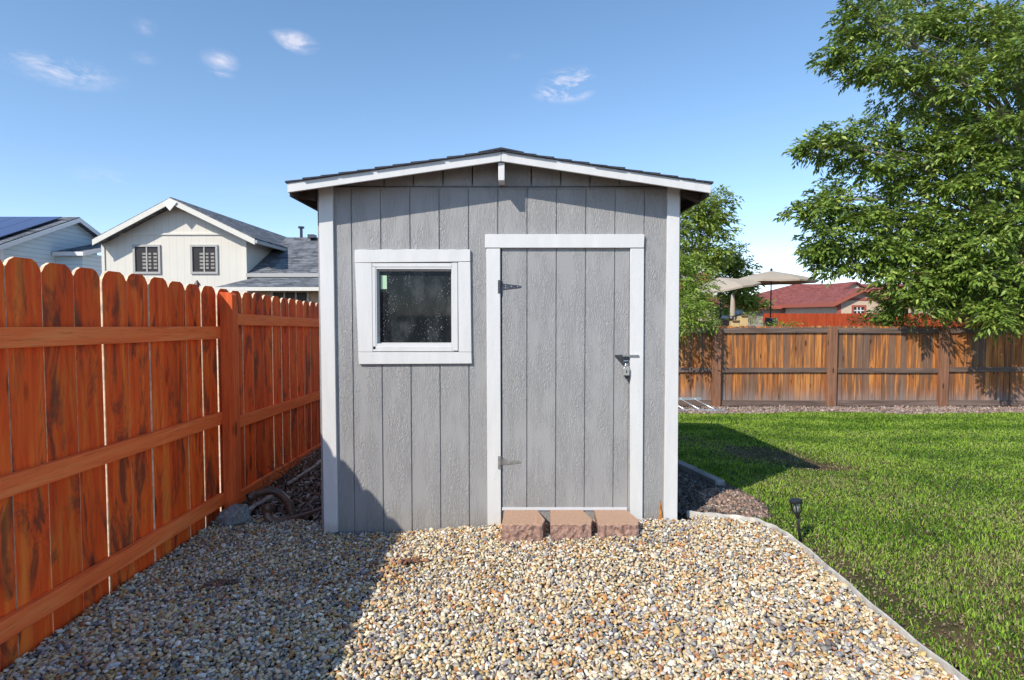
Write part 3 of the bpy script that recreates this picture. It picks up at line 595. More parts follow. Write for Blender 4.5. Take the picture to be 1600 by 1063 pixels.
# step blocks
def gx_(px, Y): return (px-800)/FPX*Y
def block(px0, px1, label, seed):
    x0, x1 = px0, px1; r = random.Random(seed); zt = .129
    c = ((x0+x1)/2, 3.955)
    o = thing('step_block', (c[0], c[1], 0), label, 'paver block', 'rust red concrete blocks laid as a doorstep')
    w2 = (x1-x0)/2; pts = [(-w2*.86, .145), (w2*.70, .145), (w2*1.0, -.05), (w2*.84, -.145)] + [(w2*.84 - (w2*1.80)*i/14, -.145 + .008*r.uniform(-1, 1)) for i in range(1, 14)] + [(-w2*.96, -.14)]
    n = len(pts); rows = [(zt, 0)] + [(zt-.012-.022*q_, .004+.004*min(q_, 3)) for q_ in range(8)]
    v_ = []; f_ = []
    for k, (z_, pr) in enumerate(rows):
        for i, (a, b) in enumerate(pts):
            fr = 1 if 3 <= i else 0; jj = (r.uniform(-.009, .009) if k > 0 else 0)*fr
            v_.append((c[0]+a + jj*.4, c[1]+b - (pr*fr) + jj, z_ + (r.uniform(-.003, .001) if k == 0 and fr else 0)))
    for k in range(len(rows)-1):
        for i in range(n): f_.append((k*n+i, k*n+(i+1) % n, (k+1)*n+(i+1) % n, (k+1)*n+i))
    f_.append(tuple(range(n)))
    mb = MB(); mb.add(v_, f_); b_ = mb.build('block_body', M['redblock'], o)
    md = b_.modifiers.new('bevel', 'BEVEL'); md.width = .004; md.segments = 1; md.limit_method = 'ANGLE'; md.angle_limit = math.radians(50)
    return o
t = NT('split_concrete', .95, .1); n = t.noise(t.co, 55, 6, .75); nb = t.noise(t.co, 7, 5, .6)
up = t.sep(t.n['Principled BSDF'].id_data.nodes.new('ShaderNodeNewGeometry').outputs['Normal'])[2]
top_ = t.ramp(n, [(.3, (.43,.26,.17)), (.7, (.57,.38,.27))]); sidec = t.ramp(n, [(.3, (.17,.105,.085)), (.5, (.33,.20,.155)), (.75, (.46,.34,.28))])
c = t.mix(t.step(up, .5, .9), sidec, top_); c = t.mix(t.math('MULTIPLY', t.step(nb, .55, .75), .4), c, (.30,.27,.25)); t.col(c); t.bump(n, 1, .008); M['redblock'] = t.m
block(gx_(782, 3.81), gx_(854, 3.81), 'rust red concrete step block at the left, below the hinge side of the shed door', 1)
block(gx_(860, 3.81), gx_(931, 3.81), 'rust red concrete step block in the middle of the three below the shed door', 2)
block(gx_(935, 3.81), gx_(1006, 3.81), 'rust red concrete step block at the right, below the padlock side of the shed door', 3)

# ------------------------------------------------------------ edging strip
def ribbon(path, w_, z0, z1, zf):
    mb = MB(); n = len(path)
    for i, (a, b) in enumerate(path):
        p0 = Vector(path[max(i-1, 0)]); p1 = Vector(path[min(i+1, n-1)]); d = (p1-p0).normalized(); nx = Vector((-d.y, d.x))
        g = float(zf(a, b)); wob = .004*math.sin(i*1.7)
        for s_, zz_ in ((-.5, z0), (.5, z0), (.5, z1+wob), (-.5, z1+wob)): mb.v.append(Vector((a + nx.x*w_*s_, b + nx.y*w_*s_, g + zz_)))
    for i in range(n-1):
        for k in range(4): mb.f.append((i*4+k, i*4+(k+1) % 4, (i+1)*4+(k+1) % 4, (i+1)*4+k))
    mb.f.append((0,1,2,3)); mb.f.append(tuple((n-1)*4+k for k in range(4))); return mb
ep = []
for i in range(len(EDGE)-1):
    for k in range(4):
        f = k/4; p0 = EDGE[max(i-1,0)]; p1 = EDGE[i]; p2 = EDGE[i+1]; p3 = EDGE[min(i+2, len(EDGE)-1)]
        ep.append(tuple(.5*((2*p1[j]) + (-p0[j]+p2[j])*f + (2*p0[j]-5*p1[j]+4*p2[j]-p3[j])*f*f + (-p0[j]+3*p1[j]-3*p2[j]+p3[j])*f**3) for j in (0,1)))
ep.append(EDGE[-1])
tag(ribbon(ep, .010, -.05, .036, G).build('lawn_edging', M['edging'], None, bevel=.002), 'thin whitish plastic edging strip curving between the gravel and the lawn', 'edging')
tag(MB().beam((1.80, 5.05, float(G(1.8,5.05))+.03), (1.70, 6.6, float(G(1.7,6.6))+.035), .09, .07).build('landscape_timber', M['grey_timber'], None, bevel=.008), 'grey weathered timber lying between mulch and lawn beside the shed', 'timber')

# ------------------------------------------------------------ orange fence
FX = -2.20
def fence_top(y): return 1.757 - .03*(y - 2.68)
of = thing('wooden_fence', (FX, 3, 0), 'close up orange stained cedar privacy fence with dog eared pickets running beside the shed', 'fence')
def panel(y0, y1, mat, edges=None):
    mb = MB(); y = y0; r = R
    ys = edges if edges else None; i = 0
    while y < y1 - .05:
        wd = (ys[i+1]-ys[i] if ys and i+1 < len(ys) else .203); gap = r.choice([.003, .005, .008, .011, .014]); a = y; b = min(y + wd - gap, y1); i += 1
        t_ = fence_top((a+b)/2) + r.uniform(-.006, .006); c = (b-a)*.26; zb_ = -.06 + float(G(FX, a)) - .05; xo = r.uniform(-.003, .003); sk = r.uniform(-.003, .003)
        prof = [(a, zb_), (b, zb_), (b+sk, t_-c*.95), (b-c*.42+sk, t_-c*.32), (b-c+sk, t_), (a+c+sk, t_), (a+c*.42+sk, t_-c*.32), (a+sk, t_-c*.95)]
        mb.prism([(FX+xo, u, z_) for u, z_ in prof], (-.017, 0, 0)); y += wd
    o = mb.build('picket_panel', mat, of); o.data.materials.append(M['sunlit_edge'])
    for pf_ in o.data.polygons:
        if abs(pf_.normal.x) < .7: pf_.material_index = 1  # side and top faces take the painted sun tone
    return o
E1 = [4.40 - .203*k for k in range(34)][::-1]
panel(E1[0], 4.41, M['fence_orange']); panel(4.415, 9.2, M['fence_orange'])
posts = [-2.9, -.5, 1.94, 4.38, 6.85]
def rail(y0, y1, z0, sl_, hh=.092, tw=0):
    a = (FX+.0225, y0, z0 - hh/2); b = (FX+.0225, y1, z0 - hh/2 + sl_*(y1-y0)); MB().beam(a, b, .038, hh).build('rail', M['rail_orange'], of, bevel=.004)
for i in range(3):
    a, b = posts[i]+.09, posts[i+1]
    if i == 1: b = 4.378; a = -.40
    if i == 2: continue
    for z0 in (1.447, .808, .198): rail(a, b, z0 - .018*(a-2.54), -.018)
for z0 in (1.515, .70, .098): rail(4.472, 9.1, z0, -.028)
def fpost(y, top=1.715):
    mb = MB(); x0, x1 = FX+.035, FX+.13; z0 = -.1
    mb.prism([(x0, y, z0), (x1, y, z0), (x1, y, top-.02), (x1-.03, y, top), (x0, y, top)], (0, .09, 0)); mb.build('post', M['post_orange'], of, bevel=.004)
for y in (-.5, 4.38): fpost(y, fence_top(y) - .04)
fpost(9.1, 1.5)

tag(MB().tube([(-2.07, 4.30, -.06), (-2.04, 4.30, .03), (-2.06, 4.32, .065), (-2.07, 4.33, .075)], [.13, .12, .08, .03], 14).build('concrete_footing', M['concrete'], None, smooth=False), 'rough grey lump of concrete at the foot of the orange fence post', 'concrete footing')
fo = bpy.data.objects['concrete_footing']
md = fo.modifiers.new('sub', 'SUBSURF'); md.levels = md.render_levels = 4
tx = bpy.data.textures.new('rough', 'CLOUDS'); tx.noise_scale = .035; tx.noise_depth = 3; md = fo.modifiers.new('disp', 'DISPLACE'); md.texture = tx; md.strength = .06
# pipes
def pipe(name, label, pts, r, ribs):
    pts = [Vector(p_) for p_ in pts]; o = thing(name, (pts[0].x, pts[0].y, 0), label, 'drain pipe')
    sm = []
    for i in range(len(pts)-1):
        p0, p1, p2, p3 = pts[max(i-1,0)], pts[i], pts[i+1], pts[min(i+2, len(pts)-1)]
        for k in range(10):
            f = k/10; sm.append(.5*((2*p1) + (p2-p0)*f + (2*p0-5*p1+4*p2-p3)*f*f + (3*p1-p0-3*p2+p3)*f**3))
    sm.append(pts[-1]); rr = [r*(1+.06*(j % 2)*ribs) for j in range(len(sm))]
    MB().tube(sm, rr, 14, cap=False).tube(sm, [r*.88]*len(sm), 14, cap=False).build('pipe_body', M['pipe'], o, smooth=True)
    d = (sm[0]-sm[1]).normalized()
    MB().tube([sm[0]+d*.012, sm[0]+d*.001, sm[0]-d*.05, sm[0]-d*.051], [r*1.0, r*1.22, r*1.22, r*1.0], 14, cap=False).tube([sm[0]+d*.012, sm[0]-d*.05], [r*1.0, r*.95], 14, cap=False).build('pipe_socket', M['pipe'], o, smooth=True)
    MB().tube([sm[0]-d*.02, sm[0]-d*.021], r*.9, 12).build('pipe_opening', M['dark'], o)
    return o, sm
_, s1 = pipe('drain_pipe', 'dark brown drain pipe with an arched end nearest the fence, lying left of the shed', [P(389, 777, 4.50), P(425, 767, 4.62), P(447, 782, 4.60), P(457, 806, 4.52), P(470, 805, 4.60), P(492, 779, 4.95), P(520, 757, 5.5), P(535, 740, 6.1)], .030, 0)
_, s2 = pipe('drain_pipe', 'dark brown ribbed drain pipe lying closest to the gravel left of the shed', [P(417, 790, 4.30), P(419, 808, 4.28), P(434, 816, 4.30), P(465, 811, 4.40), P(505, 797, 4.65), P(530, 780, 5.1)], .033, .8)
for i, (a, b, wv_) in enumerate((((379, 806), (398, 790), .05), ((399, 789), (425, 775), .055), ((450, 756), (463, 748), .05), ((465, 746), (492, 729), .04), ((494, 727), (501, 720), .05))):
    p0 = PZ(a[0], a[1], .03); p1 = PZ(b[0], b[1], .03)
    tag(MB().beam(p0, p1, wv_*.6, .02).build('plastic_strip', M['pvc'], None, bevel=.003),
        ['broken white plastic strip beside the fence post footing','longest white plastic strip under the mouth of the arched brown pipe','short white plastic scrap by the middle of the fence passage','narrow white plastic strip below the second bay of orange fence','tiny white plastic scrap farthest back beside the shed corner'][i], 'plastic strip', 'white plastic scraps along the orange fence')
# dead weed by the fence
dw = thing('dead_weed', (-2.05, 5.2, 0), 'dry brown dead weed with thin tangled stems against the orange fence behind the pipes', 'weed')
mb = MB()
for i in range(16):
    pts = [Vector((-2.05+R.uniform(-.05,.05), 5.2+R.uniform(-.25,.25), .0))]; dd_ = Vector((R.uniform(-.02,.03), R.uniform(-.05,.05), R.uniform(.03,.06)))
    for k in range(5): dd_ = dd_ + Vector((R.uniform(-.02,.025), R.uniform(-.03,.03), R.uniform(-.03,.012))); pts.append(pts[-1] + dd_)
    mb.tube(pts, [.004,.003,.003,.002,.002,.001], 4)
mb.build('stems', M['pipe'], dw)
V, Fq = leaves(np.array([[-2.05+R.uniform(-.08,.12), 5.2+R.uniform(-.3,.3), R.uniform(.03,.22)] for _ in range(40)]), NR.normal(0,1,(40,3)), .03, 3, .03); V = V - np.array([-2.05, 5.2, 0])
lv = npmesh('dry_leaves', V, Fq, None, M['dryleaf'], False); lv.parent = dw
# reddish rock clusters and leaves on gravel
def clump(px, py, n, pal, label, rr=.05, name='stone_cluster'):
    c = PZ(px, py, .02); p_ = np.stack([c.x + NR.normal(0, rr, n), c.y + NR.normal(0, rr*.5, n)], 1); s = NR.uniform(.010, .017, (n, 3)); s[:,2] *= .9
    z_ = G(p_[:,0], p_[:,1]) + .028
    V, Fc, Co = scatter_arrays(hi, np.stack([p_[:,0], p_[:,1], z_], 1), s, .5, pick(pal, [1]*len(pal), n)); o = npmesh(name, V, Fc, Co, M['pebble']); return tag(o, label, 'stones', kind='stuff')
clump(640, 871, 16, [(.20,.09,.055),(.30,.15,.09),(.14,.07,.05)], 'small cluster of dark red stones on the sunlit gravel', .035)
clump(340, 903, 16, [(.20,.10,.07),(.14,.09,.07)], 'small cluster of dark red stones on the shaded gravel', .04)
clump(1290, 1008, 9, [(.12,.11,.10),(.20,.18,.17)], 'dark stones gathered on the gravel near the edging', .03)

# ------------------------------------------------------------ path light
b = Vector((1.835, 3.70, float(G(1.835, 3.7)))); ptop = P(1243, 781, 3.70)
pl = thing('path_light', b, 'small black solar path light staked in the grass beside the edging', 'garden light')
ax = (ptop - b); H = ax.length; u_ = ax.normalized(); at = lambda h: b + u_*h
MB().tube([at(-.04), at(.19)], .009, 8).build('stake', M['black_plastic'], pl, smooth=True)
MB().tube([at(.15), at(.165), at(.178), at(.183)], [.009, .012, .018, .012], 12).build('collar', M['black_plastic'], pl)
MB().tube([at(.183), at(.21), at(H-.012)], [.008, .014, .016], 12).build('light_tube', M['clear'], pl, smooth=True)
mb = MB(); xx = u_.cross(Vector((0,1,0))).normalized(); yy = u_.cross(xx)
for k in range(6):
    a = k*math.pi/3; dv = xx*math.cos(a) + yy*math.sin(a); mb.tube([at(.176)+dv*.010, at(.205)+dv*.030, at(H-.012)+dv*.035], .0034, 6)
mb.build('cage', M['black_plastic'], pl)
MB().tube([at(H-.016), at(H-.013), at(H-.003), at(H)], [.036, .039, .039, .035], 18).build('lamp_cap', M['black_plastic'], pl)

# ------------------------------------------------------------ weathered fence at the back
BY = 12.65; bf = thing('wooden_fence', (6, BY, -.5), 'weathered brown board fence with short dark posts across the far side of the lawn', 'fence')
bposts = [P(q_, 500, BY).x for q_ in (765, 942, 1120, 1301, 1476, 1654, 1830)]
zt_, zb_ = 1.205, -.50
for i in range(len(bposts)-1):
    a, b_ = bposts[i], bposts[i+1]; mb = MB(); x = a; sag = R.uniform(-.01, .01)
    while x < b_ - .03:
        wd = R.choice([.120,.138,.138,.095]); x1 = min(x + wd - R.choice([.004, .006, .010]), b_-.001); top = zt_ + .055 + R.uniform(-.012, .012); c = .03; yo = R.uniform(0, .006)
        mb.prism([(x, BY+.05+yo, zb_), (x1, BY+.05+yo, zb_), (x1, BY+.05+yo, top-c), (x1-c*.5, BY+.05+yo, top-c*.2), ((x+x1)/2, BY+.05+yo, top), (x+c*.5, BY+.05+yo, top-c*.2), (x, BY+.05+yo, top-c)], (0, .018, 0)); x += wd
    mb.build('picket_panel', M['fence_old'], bf)
    for z0, hh in ((zt_-.045, .11), (.315+sag, .10), (-.40, .12)):
        MB().beam((a+.08, BY+.028, z0), (b_-.08, BY+.028, z0+R.uniform(-.012,.012)), .038, hh).build('rail', M['rail_old'], bf, bevel=.004)
for i, x in enumerate(bposts):
    MB().prism([(x-.09, BY-.055, zb_-.1), (x+.09, BY-.055, zb_-.1), (x+.09, BY-.055, zt_+.03), (x-.09, BY-.055, zt_+.05)], (0, .10, 0)).build('post', M['post_old'], bf, bevel=.006)

# ladder
gy0 = float(G(3.5, 12.0)); lad = thing('ladder', (3.2, 12.0, gy0), 'aluminium ladder lying on its side at the foot of the weathered fence', 'ladder')
A0 = Vector((1.2, 11.75, gy0+.035)); B0 = Vector((4.25, 11.75, gy0+.035)); A1 = Vector((1.0, 12.25, gy0+.20)); B1 = Vector((3.95, 12.25, gy0+.20))
for a, b_ in ((A0, B0), (A1, B1)): MB().beam(a, b_, .028, .055).build('side_rail', M['alu'], lad, bevel=.004)
for k in range(10):
    f = (k+.5)/10; MB().tube([A0.lerp(B0, f), A1.lerp(B1, f)], .016, 8).build('rung', M['alu'], lad, smooth=True)

# ------------------------------------------------------------ neighbour's red fence, deck
rf = thing('wooden_fence', (15, 24, -.5), 'bright red orange fence in the neighbouring yard in front of the red roofed house', 'fence')
mb = MB(); x = 10.2
while x < 21: mb.prism([(x, 24, -.5), (x+.136, 24, -.5), (x+.136, 24, 1.52), (x+.11, 24, 1.56), (x+.03, 24, 1.56), (x, 24, 1.52)], (0, .018, 0)); x += .14
mb.build('picket_panel', M['red_fence'], rf)
for z_ in (1.3, .5, -.2): MB().beam((10.2, 24.04, z_), (21, 24.04, z_), .038, .09).build('rail', M['red_fence'], rf)
tag(MB().box(3.2, 10.6, 15.2, 22.3, -.5, .35).build('patio_deck', M['post_old'], None, bevel=.02), 'raised wooden patio deck behind the weathered fence', 'deck')

# umbrellas
def umbrella(label, c, zr_, rad, rise, tilt=None, scale_y=1.0):
    o = thing('patio_umbrella', (c[0], c[1], .35), label, 'umbrella')
    mb = MB(); n = 8; rows = [(0.02, rise), (.35, rise*.72), (.7, rise*.40), (1.0, 0)]
    pt = Vector((c[0], c[1], zr_)); mt = Matrix.Rotation(tilt[0], 3, tilt[1]) if tilt else Matrix.Identity(3)
    for r_, h_ in rows:
        for k in range(n*2):
            a = math.pi*k/n; rr_ = r_*rad*(1 if k % 2 == 0 else .955); sag = 0 if k % 2 == 0 else -.02*r_
            mb.v.append(pt + mt @ Vector((rr_*math.cos(a+.2), rr_*math.sin(a+.2)*scale_y, h_+sag)))
    m_ = n*2
    for i in range(3):
        for k in range(m_): mb.f.append((i*m_+k, i*m_+(k+1) % m_, (i+1)*m_+(k+1) % m_, (i+1)*m_+k))
    for k in range(m_):   # short valance
        mb.v.append(mb.v[3*m_+k] + mt @ Vector((0, 0, -.045)))
    for k in range(m_): mb.f.append((3*m_+k, 3*m_+(k+1) % m_, 4*m_+(k+1) % m_, 4*m_+k))
    cn = mb.build('canopy', M['canvas'], o, recalc=False); md = cn.modifiers.new('s', 'SOLIDIFY'); md.thickness = .006
    MB().tube([pt + mt @ Vector((0,0,rise-.01)), pt + mt @ Vector((0,0,rise+.05)), pt + mt @ Vector((0,0,rise+.09))], [.03, .045, .02], 8).build('finial', M['black_plastic'], o)
    MB().tube([(c[0], c[1], .36), pt, pt + mt @ Vector((0,0,rise))], .022, 8).build('pole', M['dark_steel'], o, smooth=True)
    mb = MB()
    for k in range(n):
        a = 2*math.pi*k/n+.2; mb.tube([pt + mt @ Vector((.03*math.cos(a), .03*math.sin(a), rise-.03)), pt + mt @ Vector((rad*.97*math.cos(a), rad*.97*math.sin(a)*scale_y, -.012))], .008, 5)
    mb.build('rib', M['dark_steel'], o)
    MB().lathe((c[0], c[1], .351), [(.26, 0), (.26, .04), (.05, .07), (.04, .25)], 16).build('base', M['dark_steel'], o)
    return o
p_ = P(1205, 440, 19); umbrella('biggest open tan patio umbrella, in front of the maroon roofed house', (p_.x, 19), p_.z, 1.36, .33)
p_ = P(1126, 452, 17.5); umbrella('tan patio umbrella tilted to show its underside, between small tree and biggest umbrella', (p_.x, 17.5), p_.z, 1.12, .34, (math.radians(-10), 'Y'))
p_ = P(1040, 438, 18.5); umbrella('tan patio umbrella mostly hidden behind the shed corner', (p_.x, 18.5), p_.z, .95, .24)
p_ = P(1145, 472, 20); o = thing('closed_umbrella', (p_.x, 20, .35), 'tan patio umbrella folded shut standing behind the cardboard boxes', 'umbrella')
MB().lathe((p_.x, 20, .7), [(.13, 0), (.15, .15), (.10, .55), (.09, 1.0), (.06, 1.45), (.02, 1.55)], 10).build('canopy', M['canvas'], o, smooth=True)
MB().tube([(p_.x, 20, .36), (p_.x, 20, 2.32)], .02, 8).build('pole', M['dark_steel'], o)
MB().lathe((p_.x, 20, .351), [(.22, 0), (.22, .05), (.04, .08)], 12).build('base', M['dark_steel'], o)

def patio_chair(x, y, rz, label):
    o = thing('patio_chair', (0, 0, 0), label, 'chair', 'dark patio chairs on the deck')
    MB().box(-.25, .25, -.24, .24, .41, .44).build('seat', M['mesh_dark'], o, bevel=.01)
    MB().prism([(-.25, .22, .44), (.25, .22, .44), (.25, .36, 1.05), (-.25, .36, 1.05)], (0, .03, 0)).build('backrest', M['mesh_dark'], o, bevel=.01)
    for s_ in (-1, 1):
        MB().tube([(s_*.27, -.25, 0), (s_*.28, -.23, .64), (s_*.28, .28, .66)], .014, 7).build('arm_leg', M['dark_steel'], o)
        MB().tube([(s_*.27, .30, 0), (s_*.27, .20, .42), (s_*.27, .37, 1.08)], .014, 7).build('leg', M['dark_steel'], o)
    o.location = (x, y, .35); o.rotation_euler = (0, 0, rz); return o
pp = P(1118, 500, 17.0); patio_chair(pp.x, 17.0, .5+math.pi, 'dark sling patio chair on the deck left of the cardboard boxes')
pp = P(1190, 500, 18.3); patio_chair(pp.x, 18.3, -1.3, 'dark sling patio chair on the deck under the big tan umbrella')
tb = thing('patio_table', (P(1168, 500, 18.2).x, 18.2, .35), 'dark patio table behind the cardboard boxes', 'table')
cx = tb.location.x; MB().box(cx-.5, cx+.5, 17.75, 18.65, 1.05, 1.08).build('table_top', M['dark_steel'], tb, bevel=.008)
for sx in (-.44, .44):
    for sy in (-.38, .38): MB().tube([(cx+sx, 18.2+sy, .35), (cx+sx*.95, 18.2+sy*.95, 1.05)], .02, 7).build('leg', M['dark_steel'], tb)
def cbox(px0, px1, pyt, Y, label):
    a = P(px0, pyt, Y); b_ = P(px1, pyt, Y); o = thing('cardboard_box', ((a.x+b_.x)/2, Y+.2, .35), label, 'box')
    MB().box(a.x, b_.x, Y, Y+.35, .35, a.z).build('carton', M['cardboard'], o, bevel=.006)
    MB().prism([(a.x, Y-.001, a.z), (b_.x, Y-.001, a.z), (b_.x, Y-.07, a.z+.02), (a.x, Y-.07, a.z+.02)], (0, 0, .006)).build('flap', M['cardboard'], o)
cbox(1143, 1156, 502, 16.6, 'lower cardboard box on the deck, left one behind the fence'); cbox(1157, 1169, 494, 16.9, 'taller cardboard box on the deck, right one behind the fence')
for (pa, pb, label) in (((1128, 499), (1143, 494), 'flat pale blue cushion next to the dark chair on the deck'), ((1150, 492), (1163, 485), 'plump pale blue cushion above the cardboard boxes')):
    a = P(pa[0], pa[1], 17.4); b_ = P(pb[0], pb[1], 17.4)
    ld = MB(); c_ = (a+b_)/2; ld.lathe((c_.x, 17.5, a.z - .03), [(.05, 0), (abs(b_.x-a.x)/2, .05), (abs(b_.x-a.x)/2, b_.z-a.z), (.06, b_.z-a.z+.05)], 12)
    tag(ld.build('cushion', M['cushion'], None, smooth=True), label, 'cushion')
    MBs = thing('side_stand', (c_.x, 17.5, .35), 'low dark stand under the ' + label.split(' next')[0].split(' above')[0], 'side table')
    MB().box(c_.x-.2, c_.x+.2, 17.3, 17.7, a.z-.06, a.z-.033).build('top', M['dark_steel'], MBs, bevel=.004)
    for sx in (-.17, .17): MB().box(c_.x+sx-.015, c_.x+sx+.015, 17.48, 17.52, .35, a.z-.061).build('leg', M['dark_steel'], MBs)

# ------------------------------------------------------------ houses
def zz(py, Y): return P(800, py, Y).z
def window(par, x0, x1, z0, z1, y, fm, pm, fw=.09, mull=1, slats=False, dirv=-1):
    mb = MB(); d = .06*dirv
    for a in ((x0-fw, x0, z0-fw, z1+fw), (x1, x1+fw, z0-fw, z1+fw), (x0, x1, z0-fw, z0), (x0, x1, z1, z1+fw)): mb.box(a[0], a[1], min(y, y+d), max(y, y+d), a[2], a[3])
    for k in range(mull): xm = x0 + (x1-x0)*(k+1)/(mull+1); mb.box(xm-.025, xm+.025, min(y-.002, y+d*.7), max(y-.002, y+d*.7), z0, z1)
    wn = mb.build('window', fm, par)
    MB().box(x0, x1, y-.012, y-.004, z0, z1).build('pane', pm, wn)
    if slats:
        mb = MB()
        for a, b_ in ((.30, .47), (.56, .68), (.78, .93)):
            for k in range(5): mb.box(x0+(x1-x0)*a, x0+(x1-x0)*b_, y-.022, y-.014, z0 + (z1-z0)*(.12+.14*k), z0 + (z1-z0)*(.20+.14*k))
        mb.build('shutter_slats', M['shade_slat'], wn)
    return wn
# cream house
D = 24.0; ch = thing('house', (gx_(275, D), D, 0), 'cream two storey house with a front gable, two shuttered windows and grey shingle roofs', 'house')
x0, x1 = gx_(163, D), gx_(388, D); Rf = D-.55; AP = P(266, 309, Rf); EL = P(144, 374, Rf); ER = P(398, 373, Rf); RB_ = 36.0
rz_ = lambda x: AP.z - (AP.x-x)*(AP.z-EL.z)/(AP.x-EL.x) if x < AP.x else AP.z - (x-AP.x)*(AP.z-ER.z)/(ER.x-AP.x)
MB().prism([(x0, D, 0), (x1, D, 0), (x1, D, rz_(x1)-.16), (AP.x, D, AP.z-.16), (x0, D, rz_(x0)-.16)], (0, RB_-D-.5, 0)).build('wall', M['cream'], ch)
seam = zz(366, D); MB().box(x0-.0, x1+.0, D-.05, D-.003, seam-.035, seam+.035).build('belly_band', M['trim_cream'], ch)
for xx_ in (x0, x1-.12): MB().box(xx_, xx_+.12, D-.045, D-.004, .0, seam-.036).build('corner_board', M['trim_cream'], ch)
for a, b_ in ((EL, AP), (AP, ER)):
    MB().prism([(a.x, Rf+.03, a.z-.15), (b_.x, Rf+.03, b_.z-.15), (b_.x, Rf+.03, b_.z+.03), (a.x, Rf+.03, a.z+.03)], (0, RB_-Rf-.03, 0)).build('roof', M['sh_grey'], ch)
    MB().prism([(a.x, Rf+.027, a.z-.24), (b_.x, Rf+.027, b_.z-.24), (b_.x, Rf+.027, b_.z-.02), (a.x, Rf+.027, a.z-.02)], (0, -.04, 0)).build('fascia', M['trim_cream'], ch)
MB().prism([(AP.x-.28, Rf-.014, AP.z-.20), (AP.x, Rf-.014, AP.z-.52), (AP.x+.28, Rf-.014, AP.z-.20), (AP.x, Rf-.014, AP.z-.03)], (0, -.05, 0)).build('gable_bracket', M['white_far'], ch)
MB().beam((ER.x+.03, Rf, ER.z-.12), (ER.x+.03, RB_-4, ER.z-.12), .12, .12).build('gutter', M['trim_grey'], ch)
for a, b_ in ((211, 254), (300, 343)): window(ch, gx_(a+4, D), gx_(b_-3, D), zz(425, D), zz(386, D), D, M['trim_grey'], M['glass_dark'], .085, 1, True)
# wing roof and porch
ez = zz(428, D); rzz = ez + .48*4.2; we = -3.5
MB().prism([(x1+.02, D-.05, ez), (x1+.02, D+4.2, rzz), (x1+.02, D+8.5, ez), (x1+.02, D+8.5, ez-.15), (x1+.02, D+4.2, rzz-.15), (x1+.02, D-.05, ez-.15)], (we-x1, 0, 0)).build('wing_roof', M['sh_grey'], ch)
MB().box(x1+.02, we, D-.17, D-.052, ez-.14, ez+.01).build('gutter', M['trim_grey'], ch)
MB().box(x1+.02, we-.3, D+.4, D+8.0, 0, ez-.152).build('wing_wall', M['cream'], ch)
pe = 21.3; pz = zz(449.5, pe); pxl = gx_(334, pe)
MB().prism([(pxl, pe, pz), (pxl, pe, pz-.10), (gx_(398, 23.8), 23.8, ez-.35), (gx_(398, 23.8), 23.8, ez-.17)], (we-pxl, 0, 0)).build('porch_roof', M['sh_grey'], ch)
MB().box(pxl, we, pe-.10, pe-.003, pz-.12, pz+.01).build('gutter', M['trim_cream'], ch)
MB().box(gx_(392, 22.4), we-.4, 22.4, 22.6, 0, pz+.02).build('porch_wall', M['stucco'], ch)
window(ch, gx_(428, 22.4), gx_(481, 22.4), .9, zz(457, 22.4), 22.4, M['trim_cream'], M['glass_dark'], .08, 2)
vp = Vector((gx_(473, D+4.2), D+4.2, rzz)); MB().tube([vp - Vector((0,0,.1)), vp + Vector((0,0,.42))], .07, 8).tube([vp + Vector((0,0,.42)), vp + Vector((0,0,.50))], .15, 8).build('vent_pipe', M['dark_steel'], ch)
MB().box(gx_(487, D+4), gx_(497, D+4), D+3.6, D+4.0, rzz-.1, rzz+.06).build('roof_vent', M['dark_steel'], ch)
pf = P(308, 443, 9.0); bd = thing('bird_feeder', (pf.x, 9.0, 0), 'small brown peaked bird feeder cap just above the orange fence pickets', 'bird feeder')
MB().tube([(pf.x, 9, 0), (pf.x, 9, pf.z-.06)], .012, 6).build('pole', M['dark_steel'], bd)
MB().lathe((pf.x, 9, pf.z-.06), [(.03, 0), (.03, .03), (.055, .03), (.006, .11)], 10).build('feeder_cap', M['pipe'], bd)
# blue house
WX = -21.0; yA = WX*FPX/(4-800); yB = WX*FPX/(155-800); yR = WX*FPX/(118-800)
bh = thing('house', (WX-4, 27, 0), 'pale blue house with lap siding and solar panels on its dark roof', 'house')
zA = zz(378, yA); zRg = P(118, 340, yR).z; zB = P(153, 366, yB).z
yF = yA - .5; sF = (zRg - zA)/(yR-yA); zF = zRg - sF*(yR-yF); yBk = yB + .3; zBk = zRg - sF*(yBk-yR)
MB().prism([(WX, yA, 0), (WX, yB, 0), (WX, yB, zRg-sF*(yB-yR)-.12), (WX, yR, zRg-.12), (WX, yA, zA-.12)], (-9, 0, 0)).build('wall', M['blue'], bh)
OX = WX+.35
for a, b_ in (((yF, zF), (yR, zRg)), ((yR, zRg), (yBk, zBk))):
    MB().prism([(OX, a[0], a[1]-.14), (OX, b_[0], b_[1]-.14), (OX, b_[0], b_[1]+.02), (OX, a[0], a[1]+.02)], (-9.6, 0, 0)).build('roof', M['sh_grey'], bh)
    MB().prism([(OX+.003, a[0], a[1]-.22), (OX+.003, b_[0], b_[1]-.22), (OX+.003, b_[0], b_[1]-.03), (OX+.003, a[0], a[1]-.03)], (.04, 0, 0)).build('fascia', M['white_far'], bh)
MB().box(WX+.003, WX+.04, yA-.02, yA+.14, 0, zA-.35).build('corner_board', M['white_far'], bh)
